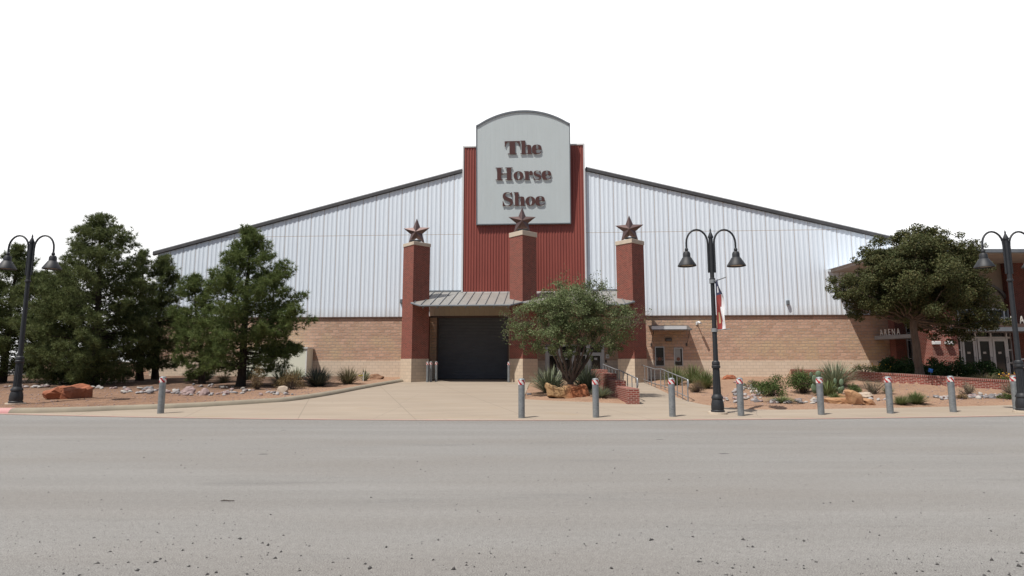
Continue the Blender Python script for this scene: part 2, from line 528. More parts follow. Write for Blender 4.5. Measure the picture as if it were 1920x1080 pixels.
class MB:
    def __init__(s):
        s.v, s.f, s.m = [], [], []

    def add(s, verts, faces, mi=0):
        b = len(s.v)
        s.v.extend([tuple(p) for p in verts])
        for f in faces:
            s.f.append(tuple(i + b for i in f))
            s.m.append(mi)
        return s

    def box(s, x0, x1, y0, y1, z0, z1, mi=0):
        v = [(x0, y0, z0), (x1, y0, z0), (x1, y1, z0), (x0, y1, z0), (x0, y0, z1), (x1, y0, z1), (x1, y1, z1), (x0, y1, z1)]
        return s.add(v, [(3, 2, 1, 0), (4, 5, 6, 7), (0, 1, 5, 4), (1, 2, 6, 5), (2, 3, 7, 6), (3, 0, 4, 7)], mi)

    def obox(s, c, hx, hy, hz, rz=0, mi=0, M3=None):
        m = M3 or Matrix.Rotation(rz, 3, 'Z')
        vs = []
        for z in (-hz, hz):
            for x, y in ((-hx, -hy), (hx, -hy), (hx, hy), (-hx, hy)):
                vs.append(Vector(c) + m @ Vector((x, y, z)))
        return s.add(vs, [(3, 2, 1, 0), (4, 5, 6, 7), (0, 1, 5, 4), (1, 2, 6, 5), (2, 3, 7, 6), (3, 0, 4, 7)], mi)

    def bar(s, a, b, w, h, mi=0):
        a, b = Vector(a), Vector(b)
        d = (b - a)
        ln = d.length
        d.normalize()
        up = Vector((0, 0, 1)) if abs(d.z) < .95 else Vector((0, 1, 0))
        sx = d.cross(up).normalized()
        uz = sx.cross(d).normalized()
        m = Matrix((d, sx, uz)).transposed()
        return s.obox((a + b) / 2, ln / 2, w / 2, h / 2, mi=mi, M3=m)

    def lathe(s, prof, n=20, c=(0, 0, 0), mi=0, cap=True):
        vs, fs = [], []
        for r, z in prof:
            for k in range(n):
                a = 2 * math.pi * k / n
                vs.append((c[0] + r * math.cos(a), c[1] + r * math.sin(a), c[2] + z))
        for i in range(len(prof) - 1):
            for k in range(n):
                k2 = (k + 1) % n
                fs.append((i * n + k, i * n + k2, (i + 1) * n + k2, (i + 1) * n + k))
        if cap:
            fs.append(tuple(reversed(range(n))))
            fs.append(tuple(range((len(prof) - 1) * n, len(prof) * n)))
        return s.add(vs, fs, mi)

    def tube(s, pts, rad, n=8, mi=0, cap=True):
        pts = [Vector(p) for p in pts]
        if not hasattr(rad, '__len__'):
            rad = [rad] * len(pts)
        vs, fs = [], []
        d0 = (pts[1] - pts[0]).normalized()
        ref = Vector((0, 0, 1)) if abs(d0.z) < .9 else Vector((1, 0, 0))
        x = d0.cross(ref).normalized()
        for i, p in enumerate(pts):
            d = (pts[min(i + 1, len(pts) - 1)] - pts[max(i - 1, 0)]).normalized()
            x = (x - d * x.dot(d)).normalized()
            y = d.cross(x)
            for k in range(n):
                a = 2 * math.pi * k / n
                vs.append(p + (x * math.cos(a) + y * math.sin(a)) * rad[i])
        for i in range(len(pts) - 1):
            for k in range(n):
                k2 = (k + 1) % n
                fs.append((i * n + k, i * n + k2, (i + 1) * n + k2, (i + 1) * n + k))
        if cap:
            fs.append(tuple(reversed(range(n))))
            fs.append(tuple(range((len(pts) - 1) * n, len(pts) * n)))
        return s.add(vs, fs, mi)

    def prism(s, loops, fr, depth, mi=0):
        """2-D loops (outer first, then holes) set on frame fr(x, y, d) and given depth."""
        polys = [[Vector((p[0], p[1], 0)) for p in lp] for lp in loops]
        tri = tessellate_polygon(polys)
        flat = [p for lp in loops for p in lp]
        n = len(flat)
        vs = [fr(p[0], p[1], depth) for p in flat] + [fr(p[0], p[1], 0) for p in flat]
        fs = [tuple(t) for t in tri] + [tuple(i + n for i in reversed(t)) for t in tri]
        k = 0
        for lp in loops:
            for i in range(len(lp)):
                j = (i + 1) % len(lp)
                fs.append((k + i, k + j, n + k + j, n + k + i))
            k += len(lp)
        return s.add(vs, fs, mi)

    def build(s, name, mats, parent=None, smooth=False, bevel=0, fixn=True):
        me = bpy.data.meshes.new(name)
        me.from_pydata(s.v, [], s.f)
        if not isinstance(mats, (list, tuple)):
            mats = [mats]
        for m in mats:
            me.materials.append(m)
        me.polygons.foreach_set('material_index', s.m)
        if fixn:
            bm = bmesh.new()
            bm.from_mesh(me)
            bmesh.ops.recalc_face_normals(bm, faces=bm.faces)
            bm.to_mesh(me)
            bm.free()
        box_uv(me)
        if smooth:
            me.polygons.foreach_set('use_smooth', [True] * len(me.polygons))
        me.update()
        o = bpy.data.objects.new(name, me)
        COL.objects.link(o)
        if parent is not None:
            o.parent = parent
        if smooth:
            try:
                md = o.modifiers.new('Edge', 'EDGE_SPLIT')
                md.split_angle = R(40)
            except Exception:
                pass
        if bevel:
            b = o.modifiers.new('Bevel', 'BEVEL')
            b.width = bevel
            b.segments = 2
            b.limit_method = 'ANGLE'
        return o


def box_uv(me):
    if not me.polygons or len(me.polygons) > 60000:
        return
    uv = me.uv_layers.new(name='UVMap').data
    vs = me.vertices
    for p in me.polygons:
        n = p.normal
        if abs(n.z) > .75:
            for li in p.loop_indices:
                c = vs[me.loops[li].vertex_index].co
                uv[li].uv = (c.x, c.y)
        else:
            t = Vector((-n.y, n.x, 0))
            if t.length < 1e-6:
                t = Vector((1, 0, 0))
            t.normalize()
            for li in p.loop_indices:
                c = vs[me.loops[li].vertex_index].co
                uv[li].uv = (c.x * t.x + c.y * t.y, c.z)


def np_mesh(name, V, F, mat, parent=None):
    """fast mesh from numpy arrays; F is (n, k) with constant k"""
    me = bpy.data.meshes.new(name)
    V = np.asarray(V, dtype=np.float32)
    F = np.asarray(F, dtype=np.int32)
    k = F.shape[1]
    me.vertices.add(len(V))
    me.vertices.foreach_set('co', V.ravel())
    me.loops.add(F.size)
    me.loops.foreach_set('vertex_index', F.ravel())
    me.polygons.add(len(F))
    me.polygons.foreach_set('loop_start', np.arange(0, F.size, k, dtype=np.int32))
    me.polygons.foreach_set('loop_total', np.full(len(F), k, dtype=np.int32))
    me.materials.append(mat)
    me.update(calc_edges=True)
    o = bpy.data.objects.new(name, me)
    COL.objects.link(o)
    if parent is not None:
        o.parent = parent
    return o


def dup(root, **kw):
    r = root.copy()
    COL.objects.link(r)
    for ch in list(root.children):
        c = ch.copy()
        COL.objects.link(c)
        c.parent = r
        for g in list(ch.children):
            d = g.copy()
            COL.objects.link(d)
            d.parent = c
    for k, v in kw.items():
        if k == 'loc':
            r.location = v
        else:
            r[k] = v
    return r


def sm(t):
    t = min(1.0, max(0.0, t))
    return t * t * (3 - 2 * t)


def catmull(pts, n=6):
    out = []
    P = [pts[0]] + list(pts) + [pts[-1]]
    for i in range(1, len(P) - 2):
        p0, p1, p2, p3 = P[i - 1], P[i], P[i + 1], P[i + 2]
        for k in range(n):
            t = k / n
            out.append(tuple(.5 * ((2 * p1[j]) + (-p0[j] + p2[j]) * t + (2 * p0[j] - 5 * p1[j] + 4 * p2[j] - p3[j]) * t * t +
                                   (-p0[j] + 3 * p1[j] - 3 * p2[j] + p3[j]) * t ** 3) for j in range(len(p1))))
    out.append(tuple(pts[-1]))
    return out


# ------------------------------------------------------------------ ground shapes
def g2(x, y):
    p = G(x, y)
    return (p.x, p.y)


left_px = [(130, 773), (220, 769.5), (330, 765.5), (430, 760), (500, 755.5), (550, 751.5), (620, 741), (690, 727.5), (757, 715.5)]
left_path = [(-120, edge(-120) + .05), (-60, edge(-60) + .05), (-40, edge(-40) + .05), (-26, edge(-26) + .06), (-20, edge(-20) + .08), (-17, edge(-17) + .13)] + [g2(*p) for p in left_px]
left_path = catmull(left_path, 5)
island = [g2(*p) for p in ((1173, 757.0), (1120, 754.5), (1060, 752), (1010, 750), (985, 748.5), (984, 741), (988, 731), (991, 722), (996, 715.5))]
right_px = [(1199, 709.5), (1215, 719), (1232, 728), (1262, 742), (1292, 752.5), (1337, 761), (1400, 767), (1480, 768), (1560, 766.5), (1700, 764), (1830, 761), (1920, 759), (2050, 757)]
right_path = catmull([g2(*p) for p in right_px], 4) + [(60, edge(60) + 2.4), (120, edge(120) + 2.4)]
wall_line_y = 40.2
xs = [-120, -80, -60, -45, -38, -32] + [x * 1.0 for x in range(-28, 29)] + [32, 38, 45, 60, 80, 120]
road_edge = [(x, edge(x)) for x in xs]
conc_poly = left_path + [(left_path[-1][0], 41.5), (g2(996, 715.5)[0], 41.5)] + island[::-1]
conc_poly += [(4.40, 23.3), (4.85, 23.3), (4.87, 33.6), (4.40, 33.6), (0.9 + .4, 40.0), (1.3, 41.5)] if False else []
conc_poly += [(4.87, 23.2), (4.87, 33.6), (5.2, 41.5), (8.2, 41.5)] + right_path + list(reversed(road_edge))


def seg_dist(px, py, poly):
    best = 1e9
    ins = False
    n = len(poly)
    for i in range(n):
        x0, y0 = poly[i]
        x1, y1 = poly[(i + 1) % n]
        dx, dy = x1 - x0, y1 - y0
        l2 = dx * dx + dy * dy
        t = 0 if l2 == 0 else max(0, min(1, ((px - x0) * dx + (py - y0) * dy) / l2))
        d = (px - x0 - t * dx) ** 2 + (py - y0 - t * dy) ** 2
        if d < best:
            best = d
        if (y0 > py) != (y1 > py) and px < (x1 - x0) * (py - y0) / (y1 - y0) + x0:
            ins = not ins
    return math.sqrt(best), ins


ret_line = [(17.75, 38.4), (17.3, 32.5), (17.5, 30.2), (18.3, 28.7), (20.3, 27.4), (22.5, 26.6), (25.3, 26.0), (40, 25.5)]
ret_top = [1.37, 1.33, 1.30, 1.24, 1.09, .95, .83, .80]
ret_poly = ret_line + [(40, 39.0), (17.75, 39.0)]


def inside(px, py, poly):
    ins = False
    n = len(poly)
    for i in range(n):
        x0, y0 = poly[i]
        x1, y1 = poly[(i + 1) % n]
        if (y0 > py) != (y1 > py) and px < (x1 - x0) * (py - y0) / (y1 - y0) + x0:
            ins = not ins
    return ins


def T(X, Y):
    base = plane_z(Y)
    d, ins = seg_dist(X, Y, conc_poly)
    if Y < edge(X) + .3:
        return min(base - .15, -.03)
    if ins:
        return base - .07
    nz = noise.noise((X * .7, Y * .7, 0)) * .05 + noise.noise((X * 2.1, Y * 2.1, 3)) * .022
    if X < -2.0:
        h = .13 * sm(d / .22) + .06 * sm(d / 4)
    elif X < 5.2:
        h = .16 * sm(d / 2.2)
    else:
        h = .02 + .05 * sm(d / .8)
        h += .42 * sm((d - .3) / 6.5) * sm((X - 9) / 6) * (1 - .6 * sm((Y - 30) / 7))
        if X > 17 and inside(X, Y, ret_poly):
            return min(1.36, max(1.20 - .070 * (X - 17.3), .74) + .035 * max(0, Y - 28)) + nz
    return base + h + nz * sm(d / 1.0)


def onT(x, y, lo=14.0, hi=60.0):
    """where the ray through a photo point meets the terrain"""
    d = ray(x, y)
    prev = lo
    Y = lo
    while Y < hi:
        t = Y / d.y
        if CAMZ + d.z * t < T(d.x * t, Y):
            a, b = prev, Y
            for _ in range(9):
                m = (a + b) / 2
                t = m / d.y
                if CAMZ + d.z * t < T(d.x * t, m):
                    b = m
                else:
                    a = m
            t = b / d.y
            return Vector((d.x * t, b, T(d.x * t, b)))
        prev = Y
        Y += .4
    return G(x, y, .1)


# the ground itself
gx = np.concatenate([np.linspace(-110, -30, 33)[:-1], np.arange(-30, 36, .27), np.linspace(36.2, 110, 30)])
gy = np.concatenate([np.arange(17.6, 42, .25), np.linspace(42.3, 110, 26)])
V, F = [], []
for yy in gy:
    for xx in gx:
        V.append((xx, yy, T(xx, yy)))
nx = len(gx)
for j in range(len(gy) - 1):
    for i in range(nx - 1):
        a = j * nx + i
        if gy[j + 1] < edge(gx[i]) + .02 and gy[j + 1] < edge(gx[i + 1]) + .02:
            continue
        F.append((a, a + 1, a + 1 + nx, a + nx))
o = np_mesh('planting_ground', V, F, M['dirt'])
o.data.polygons.foreach_set('use_smooth', [True] * len(o.data.polygons))
tag(o, kind='structure')
b = MB()
b.add([(-3000, -3000, -.06), (3000, -3000, -.06), (3000, 3000, -.06), (-3000, 3000, -.06)], [(0, 1, 2, 3)])
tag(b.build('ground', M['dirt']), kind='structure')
# road
b = MB()
pz0 = lambda y: PZ0 + PM * (y - PY0) - .012
for i in range(len(road_edge) - 1):
    (x0, y0), (x1, y1) = road_edge[i], road_edge[i + 1]
    b.add([(x0, -40, 0), (x1, -40, 0), (x1, y1 - 1.2, 0), (x0, y0 - 1.2, 0), (x1, y1 + .05, pz0(y1)), (x0, y0 + .05, pz0(y0))], [(0, 1, 2, 3), (3, 2, 4, 5)])
tag(b.build('road', M['road']), kind='structure')
# concrete driveway and pavement with a real edge thickness
b = MB()
pz = lambda x, y: PZ0 + PM * (y - PY0)
b.prism([[(x, y) for x, y in conc_poly]], lambda x, y, d: Vector((x, y, pz(x, y) - .2 + d)), .2)
tag(b.build('driveway', M['concrete']), kind='structure')


def strip(path, prof, name, mat, kind='structure', smooth=True):
    """sweep a profile (offset to the left of travel, height above the concrete plane) along a 2-D path"""
    vs, fs = [], []
    k = len(prof)
    for i, p in enumerate(path):
        a, c = path[max(0, i - 1)], path[min(len(path) - 1, i + 1)]
        dx, dy = c[0] - a[0], c[1] - a[1]
        l = math.hypot(dx, dy)
        nx_, ny_ = -dy / l, dx / l
        for o_, h in prof:
            x, y = p[0] + nx_ * o_, p[1] + ny_ * o_
            vs.append((x, y, pz(x, p[1]) + h))
    for i in range(len(path) - 1):
        for j in range(k - 1):
            fs.append((i * k + j, (i + 1) * k + j, (i + 1) * k + j + 1, i * k + j + 1))
    bb = MB().add(vs, fs)
    return tag(bb.build(name, mat, smooth=smooth), kind=kind)


kp = [(-.01, -.08), (.0, .03), (.05, .105), (.10, .14), (.16, .152), (.30, .155), (.34, .13), (.36, -.1)]
cut = next(i for i, p in enumerate(left_path) if p[0] > -16.9)
strip(left_path[cut:], kp, 'kerb', M['kerb'])
strip(left_path[:cut + 1], [(o_ - .0005, h + .0005) for o_, h in kp], 'painted_kerb', M['pink_kerb'])
strip([p for p in road_edge if -26 <= p[0] <= 40], [(.0, .004), (.13, .004)], 'kerb_paint', M['pink'], smooth=False)
# ------------------------------------------------------------------ the big hall
hall = empty('arena_hall', mat=FM, label='large white metal gabled hall with red central panel and arched name sign', cat='building')
zs = (Fac(560, 596)[1] + Fac(1560, 590)[1]) / 2        # underside of the siding
zb = 1.92                                              # top of the smooth block base
uL = Fac(297, 468)[0]
uR = 24.55
u1, z1 = Fac(864, 320)
u0, z0 = Fac(300, 467.5)
sl = (z1 - z0) / (u1 - u0)
v1, w1 = Fac(1100, 317)
v0, w0 = Fac(1628, 440)
sr = (w1 - w0) / (v0 - v1)
slope = (sl + sr) / 2
upk = .2
zpk = (z1 + slope * (upk - u1) + w1 + slope * (v1 - upk)) / 2
roof = lambda u: zpk - slope * abs(u - upk)
print('facade', uL, uR, zs, sl, sr, zpk, Fac(560, 596)[1], Fac(1560, 590)[1])


def ribbed(u_a, u_b, zlo, zhi, y, pitch, h, top, mat, name, parent, foot=.45):
    """vertical ribbed metal sheet; zlo/zhi may be functions"""
    prof = []
    u = u_a
    while u < u_b - 1e-4:
        for du, d in ((0, 0), (foot, 0), (foot + (1 - foot - top) / 2, h), (foot + (1 - foot - top) / 2 + top, h)):
            uu = u + du * pitch
            if uu < u_b:
                prof.append((uu, d))
        u += pitch
    prof.append((u_b, 0))
    vs, fs = [], []
    for uu, d in prof:
        a = zlo(uu) if callable(zlo) else zlo
        c = zhi(uu) if callable(zhi) else zhi
        vs += [(uu, y - d, a), (uu, y - d, c)]
    for i in range(len(prof) - 1):
        fs.append((2 * i, 2 * i + 2, 2 * i + 3, 2 * i + 1))
    bb = MB().add(vs, fs)
    return bb.build(name, mat, parent, fixn=False)


# siding, with its closing body behind
ribbed(uL, uR, zs, lambda u: roof(u) - .05, -.02, 0.305, .021, .26, M['siding'], 'metal_siding', hall, foot=.40)
b = MB()
D = 62.0
b.box(uL, uL + .2, .36, D, .2, roof(uL) - .1)
b.box(uR - .2, uR, .36, D, .2, roof(uR) - .1)
b.add([(uL, D, .2), (uR, D, .2), (uR, D, roof(uR) - .1), (upk, D, roof(upk) - .1), (uL, D, roof(uL) - .1)], [(0, 1, 2, 3, 4)])
b.build('side_wall', M['white_trim'], hall)
b = MB()
for s_, ue in ((-1, uL - .25), (1, uR + .25)):
    b.add([(upk, -.05, zpk), (ue, -.05, roof(ue)), (ue, D, roof(ue)), (upk, D, zpk)], [(0, 1, 2, 3)])
b.build('roof', M['roof_metal'], hall)
ra_x, rb_x = Fac(865, 400, .25)[0], Fac(1100, 400, .25)[0]
b = MB()
for s_, ue in ((-1, uL - .3), (1, uR + .3)):
    for (ya, yb, dz0, dz1, mi) in ((-.11, .05, -.20, .02, 0), (-.16, -.112, -.16, .05, 0), (-.16, .3, .052, .10, 1)):
        v = []
        for uu in ((ra_x if s_ < 0 else rb_x), ue):
            z = roof(uu)
            v += [(uu, ya, z + dz0), (uu, yb, z + dz0), (uu, yb, z + dz1), (uu, ya, z + dz1)]
        b.add(v, [(0, 1, 5, 4), (1, 2, 6, 5), (2, 3, 7, 6), (3, 0, 4, 7), (0, 3, 2, 1), (4, 5, 6, 7)], mi)
b.build('rake_trim', [M['rake'], M['awning_white']], hall)
b = MB()
b.box(uL, uR, -.09, -.0, zs - .05, zs + .02)
b.build('base_flashing', noisy('flashing', (.13, .075, .055), (.10, .06, .045), 3, .5), hall)

# openings
dl, dt = Fac(819, 594)
dr, _ = Fac(954, 594)
el, et = Fac(1022, 646)
er, _ = Fac(1133, 646)
tw = []
for xa, ya, xb, yb in ((1227.5, 650, 1246.5, 687), (1263, 652, 1281, 687)):
    a = Fac(xa, ya)
    c = Fac(xb, yb)
    tw.append((a[0], c[0], c[1], a[1]))
openings = [(dl, dr, 0, dt), (el, er, 0, et)] + tw
bl, br_ = Fac(806, 600)[0], Fac(1158, 600)[0]


def wall_cells(bb, ua, ub, za, zc, ya, yb, holes, mi=0):
    us = sorted({ua, ub} | {h[k] for h in holes for k in (0, 1) if ua < h[k] < ub})
    zz = sorted({za, zc} | {h[k] for h in holes for k in (2, 3) if za < h[k] < zc})
    for i in range(len(us) - 1):
        for j in range(len(zz) - 1):
            cu, cz = (us[i] + us[i + 1]) / 2, (zz[j] + zz[j + 1]) / 2
            if any(h[0] < cu < h[1] and h[2] < cz < h[3] for h in holes):
                continue
            bb.box(us[i], us[i + 1], ya, yb, zz[j], zz[j + 1], mi)


b = MB()
wall_cells(b, uL, uR, zb, zs, 0, .3, openings)
b.build('split_face_wall', M['split_block'], hall)
for ua_, ub_ in ((uL, dl), (dr, el), (er, uR)):
    b = MB()
    wall_cells(b, ua_, ub_, .1, zb, -.02, .3, openings)
    b.build('smooth_block_base', M['block_base'], hall)

# roll-up door
od = empty('overhead_door')
od.parent = hall
b = MB()
z = .6
while z < dt:
    z2 = min(z + .10, dt)
    b.add([(dl, .22, z), (dr, .22, z), (dr, .195, z + .05), (dl, .195, z + .05), (dr, .22, z2), (dl, .22, z2)], [(0, 1, 2, 3), (3, 2, 4, 5)])
    z += .10
b.build('slat_curtain', M['door_steel'], od, fixn=False)
b = MB()
b.box(dl, dl + .09, .05, .24, .55, dt)
b.box(dr - .09, dr, .05, .24, .55, dt)
b.box(dl + .09, dr - .09, .08, .24, dt - .07, dt)
b.build('door_frame', M['door_frame'], od)
b = MB()
b.box(dl + .1, dr - .1, .14, .24, .62, .72)
b.build('bottom_bar', M['black'], od)

# storefront doors under the canopy
sf = empty('storefront')
sf.parent = hall
b = MB()
w = er - el
posts = [0, .075, .30, .37, .64, .70, .845, 1.0]
b.box(el, er, .10, .20, et - .12, et)
b.box(el, er, .10, .20, et - .62, et - .54)
for t0_, t1_ in ((0, .05), (.22, .27), (.47, .52), (.70, .76), (.95, 1)):
    b.box(el + w * t0_, el + w * t1_, .095, .205, .6, et)
b.build('frame', M['aluminium'], sf)
b = MB()
b.box(el, er, .15, .16, .6, et)
b.build('glass_pane', M['glass'], sf)
for t0_, t1_ in ((.05, .22), (.27, .47), (.52, .70), (.76, .95)):
    b = MB()
    ua, ub = el + w * t0_ + .01, el + w * t1_ - .01
    b.box(ua, ua + .07, .09, .145, .7, et - .64)
    b.box(ub - .07, ub, .09, .145, .7, et - .64)
    b.box(ua + .07, ub - .07, .09, .145, .7, .95)
    b.box(ua + .07, ub - .07, .09, .145, et - .74, et - .64)
    d_ = b.build('door', M['aluminium'], sf)
    b = MB()
    hx = ua + .1 if t0_ > .6 else ub - .1
    b.tube([(hx, .09, 1.45), (hx, .03, 1.45), (hx, .03, 1.8), (hx, .09, 1.8)], .016, 6)
    b.build('handle', M['rail'], d_)
b = MB()
b.box(el + w * .83, el + w * .88, .135, .147, 1.95, 2.1)
b.build('notice', M['paper'], sf)
b = MB()
b.box(el + w * .33, el + w * .38, .135, .147, 1.98, 2.1)
b.build('notice', M['paper'], sf)
u_, z_ = Fac(1139, 668)
b = MB()
b.box(u_ - .11, u_ + .11, -.03, .0, z_ - .14, z_ + .14)
b.build('wall_plate', M['paper'], hall)
u_, z_ = Fac(1136, 677)
b = MB()
b.box(u_ - .05, u_ + .05, -.08, -.02, z_ - .1, z_ + .08)
b.build('intercom_box', M['black'], hall)

# tan ribbed band over the doors
ribbed(bl, br_, dt + .02, Fac(870, 566)[1] - .3, -.10, .34, .014, .04, M['tan_panel'], 'fascia_panel', hall, foot=.90)
b = MB()
b.box(bl, br_, -.13, -.0, dt - .0, dt + .045)
b.build('fascia_trim', M['door_frame'], hall)

# red panel, parapet and sign
ra, rb = Fac(866.5, 400, .25)[0], Fac(1098, 400, .25)[0]
rt = (Fac(866, 274, .25)[1] + Fac(1098, 270, .25)[1]) / 2
rbz = Fac(900, 546, .25)[1] - .05
ribbed(ra + .1, rb - .1, rbz, rt - .08, -.25, .19, .035, .22, M['red_siding'], 'red_panel', hall, foot=.3)
b = MB()
b.box(ra, ra + .1, -.32, -.02, rbz, rt)
b.box(rb - .1, rb, -.32, -.02, rbz, rt)
b.box(ra + .1, rb - .1, -.32, -.02, rt - .1, rt)
b.box(ra, rb, -.018, 1.6, zs + 1, rt - .003)
b.box(ra + .1, rb - .1, -.31, -.02, rbz - .06, rbz)
b.build('panel_trim', M['white_trim'], hall)
SOFF = .25 + .035 + .16
LEAN = .075
szb = Fac(980, 419, SOFF)[1]


def FacS(x, y):
    o_ = SOFF
    for _ in range(3):
        u, z = Fac(x, y, o_)
        o_ = SOFF + max(0, z - szb) * LEAN
    return u, z


sa, sz0 = Fac(894.5, 420, SOFF)
sb_, _ = Fac(1069, 418.5, SOFF)
sc = (sa + sb_) / 2
ssh = (FacS(895, 235)[1] + FacS(1067, 232)[1]) / 2 - .13
spk = FacS(981, 207)[1] - .13
hw = (sb_ - sa) / 2
rise = spk - ssh
rad = (hw * hw + rise * rise) / (2 * rise)
arc = lambda u: math.sqrt(max(0, rad * rad - (u - sc) ** 2)) - (rad - rise) + ssh
sign = empty('name_sign')
sign.parent = hall
SH = Matrix.Identity(4)
LEAN = .075
prof = []
npan = 20
for i in range(npan):
    a = sa + (sb_ - sa) * i / npan
    c = sa + (sb_ - sa) * (i + 1) / npan
    prof += [(a + .006, 0), ((a + c) / 2, 0.0006), (c - .006, 0), (c, -.004)]
vs, fs = [], []
prof = [(sa, 0)] + prof
prof[-1] = (sb_, 0)
for u, d in prof:
    vs += [(u, -SOFF - d, sz0), (u, -SOFF - d, arc(u))]
for i in range(len(prof) - 1):
    fs.append((2 * i, 2 * i + 2, 2 * i + 3, 2 * i + 1))
b = MB().add(vs, fs)
outl = [(sa, sz0), (sb_, sz0)] + [(sb_ - (sb_ - sa) * k / 24, arc(sb_ - (sb_ - sa) * k / 24)) for k in range(25)]
b.prism([outl], lambda x, y, d: Vector((x, -SOFF + .02 + d, y)), .14)
b.build('sign_board', M['sign_panel'], sign)
b = MB()
pth = [(sa - .03, sz0 - .03), (sb_ + .03, sz0 - .03)]
b.box(sa - .06, sb_ + .06, -SOFF - .03, -SOFF + .155, sz0 - .07, sz0 - .002)
b.box(sa - .06, sa - .002, -SOFF - .03, -SOFF + .155, sz0, ssh + .02)
b.box(sb_ + .002, sb_ + .06, -SOFF - .03, -SOFF + .155, sz0, ssh + .02)
nn = 28
for k in range(nn):
    ua = sa - .06 + (sb_ - sa + .12) * k / nn
    ub = sa - .06 + (sb_ - sa + .12) * (k + 1) / nn
    za, zc = arc(min(max(ua, sa), sb_)), arc(min(max(ub, sa), sb_))
    v = [(ua, -SOFF - .05, za + .002), (ub, -SOFF - .05, zc + .002), (ub, -SOFF - .05, zc + .13), (ua, -SOFF - .05, za + .13),
         (ua, -SOFF + .5, za + .002), (ub, -SOFF + .5, zc + .002), (ub, -SOFF + .5, zc + .13), (ua, -SOFF + .5, za + .13)]
    b.add(v, [(0, 1, 2, 3), (4, 7, 6, 5), (3, 2, 6, 7), (0, 4, 5, 1)])
b.build('sign_edge', M['gutter'], sign)


# --- fat-face letters, drawn as outlines (third value 1 = soft corner)
def soft(pts):
    out = []
    n = len(pts)
    for i, p in enumerate(pts):
        if len(p) == 2:
            out.append(p)
        else:
            a, c = pts[i - 1], pts[(i + 1) % n]
            for t in (.0, .25, .5, .75, 1.):
                ax, ay = (a[0] + p[0]) / 2, (a[1] + p[1]) / 2
                cx, cy = (c[0] + p[0]) / 2, (c[1] + p[1]) / 2
                q = ((1 - t) ** 2 * ax + 2 * t * (1 - t) * p[0] + t * t * cx, (1 - t) ** 2 * ay + 2 * t * (1 - t) * p[1] + t * t * cy)
                if not out or (abs(q[0] - out[-1][0]) + abs(q[1] - out[-1][1])) > .3:
                    out.append(q)
    return out


def ell(cx, cy, rx, ry, n=28, rev=False):
    pts = [(cx + rx * math.cos(2 * math.pi * k / n), cy + ry * math.sin(2 * math.pi * k / n)) for k in range(n)]
    return pts[::-1] if rev else pts


S_ = [(103, 146), (103, 98), (97, 98), (92, 120, 1), (78, 138, 1), (55, 140, 1), (36, 134, 1), (33, 117, 1), (36, 102, 1), (70, 88, 1), (104, 74, 1), (115, 46, 1), (108, 12, 1),
      (80, -4, 1), (48, -4, 1), (30, 1, 1), (22, 8, 1), (14, -3), (4, -3), (4, 52), (10, 52), (16, 24, 1), (34, 4, 1), (58, 2, 1), (82, 10, 1), (87, 27, 1), (82, 42, 1), (48, 57, 1),
      (14, 72, 1), (2, 100, 1), (10, 134, 1), (36, 147, 1), (60, 147, 1), (78, 143, 1), (86, 136, 1), (95, 146)]
e_out = [(100, 46), (100, 62, 1), (92, 86, 1), (72, 98, 1), (50, 99, 1), (20, 97, 1), (0, 76, 1), (0, 48, 1), (0, 18, 1), (22, -2, 1), (54, -2, 1), (80, -1, 1), (92, 12, 1), (98, 26), (92, 28), (84, 10, 1), (68, 7, 1), (48, 8, 1),
         (40, 24, 1), (39, 46)]
e_hole = [(39, 54), (39, 70, 1), (42, 90, 1), (54, 93, 1), (66, 88, 1), (67, 70, 1), (66, 54)]
GL = {
    'T': (158, [[(158, 143), (158, 86), (150, 86), (146, 112, 1), (132, 132, 1), (108, 132), (108, 8), (126, 8), (126, 0), (32, 0), (32, 8), (50, 8), (50, 132), (26, 132, 1), (12, 112, 1), (8, 86), (0, 86), (0, 143)]]),
    'H': (180, [[(0, 0), (76, 0), (76, 8), (60, 8), (60, 66), (120, 66), (120, 8), (104, 8), (104, 0), (180, 0), (180, 8), (165, 8), (165, 135), (180, 135), (180, 143), (104, 143), (104, 135), (120, 135), (120, 76), (60, 76), (60, 135), (76, 135), (76, 143), (0, 143), (0, 135), (16, 135), (16, 8), (0, 8)]]),
    'h': (121, [[(0, 0), (60, 0), (60, 7), (51, 7), (51, 66), (52, 84, 1), (62, 88, 1), (73, 84, 1), (73, 66), (73, 7), (65, 7), (65, 0), (121, 0), (121, 7), (112, 7), (112, 60), (112, 90, 1), (92, 99, 1), (66, 98, 1), (51, 82), (51, 146), (0, 146), (0, 138), (12, 137), (12, 7), (0, 7)]]),
    'e': (100, [e_out, e_hole]),
    'o': (106, [ell(53, 48, 53, 50), ell(53, 48, 17, 42, 28, True)]),
    'r': (94, [[(0, 0), (64, 0), (64, 7), (51, 7), (51, 58), (52, 74, 1), (62, 82), (58, 66, 1), (64, 54, 1), (78, 53, 1), (94, 58, 1), (95, 80, 1), (84, 99, 1), (62, 99, 1), (51, 80), (51, 97), (0, 97), (0, 89), (11, 88), (11, 7), (0, 7)]]),
    'S': (117, [S_]),
    's': (88, [[(p[0] * .75, p[1] * .685) + tuple(p[2:]) for p in S_]]),
}
words_ = [('The', (946.5, 290), (1015.5, 263.5), (155, 318, 438), 155), ('Horse', (929.5, 338.5), (1033.5, 312.5), (55, 245, 357, 455, 546), 55), ('Shoe', (942, 386.5), (1021.5, 360), (125, 247, 371, 477), 125)]
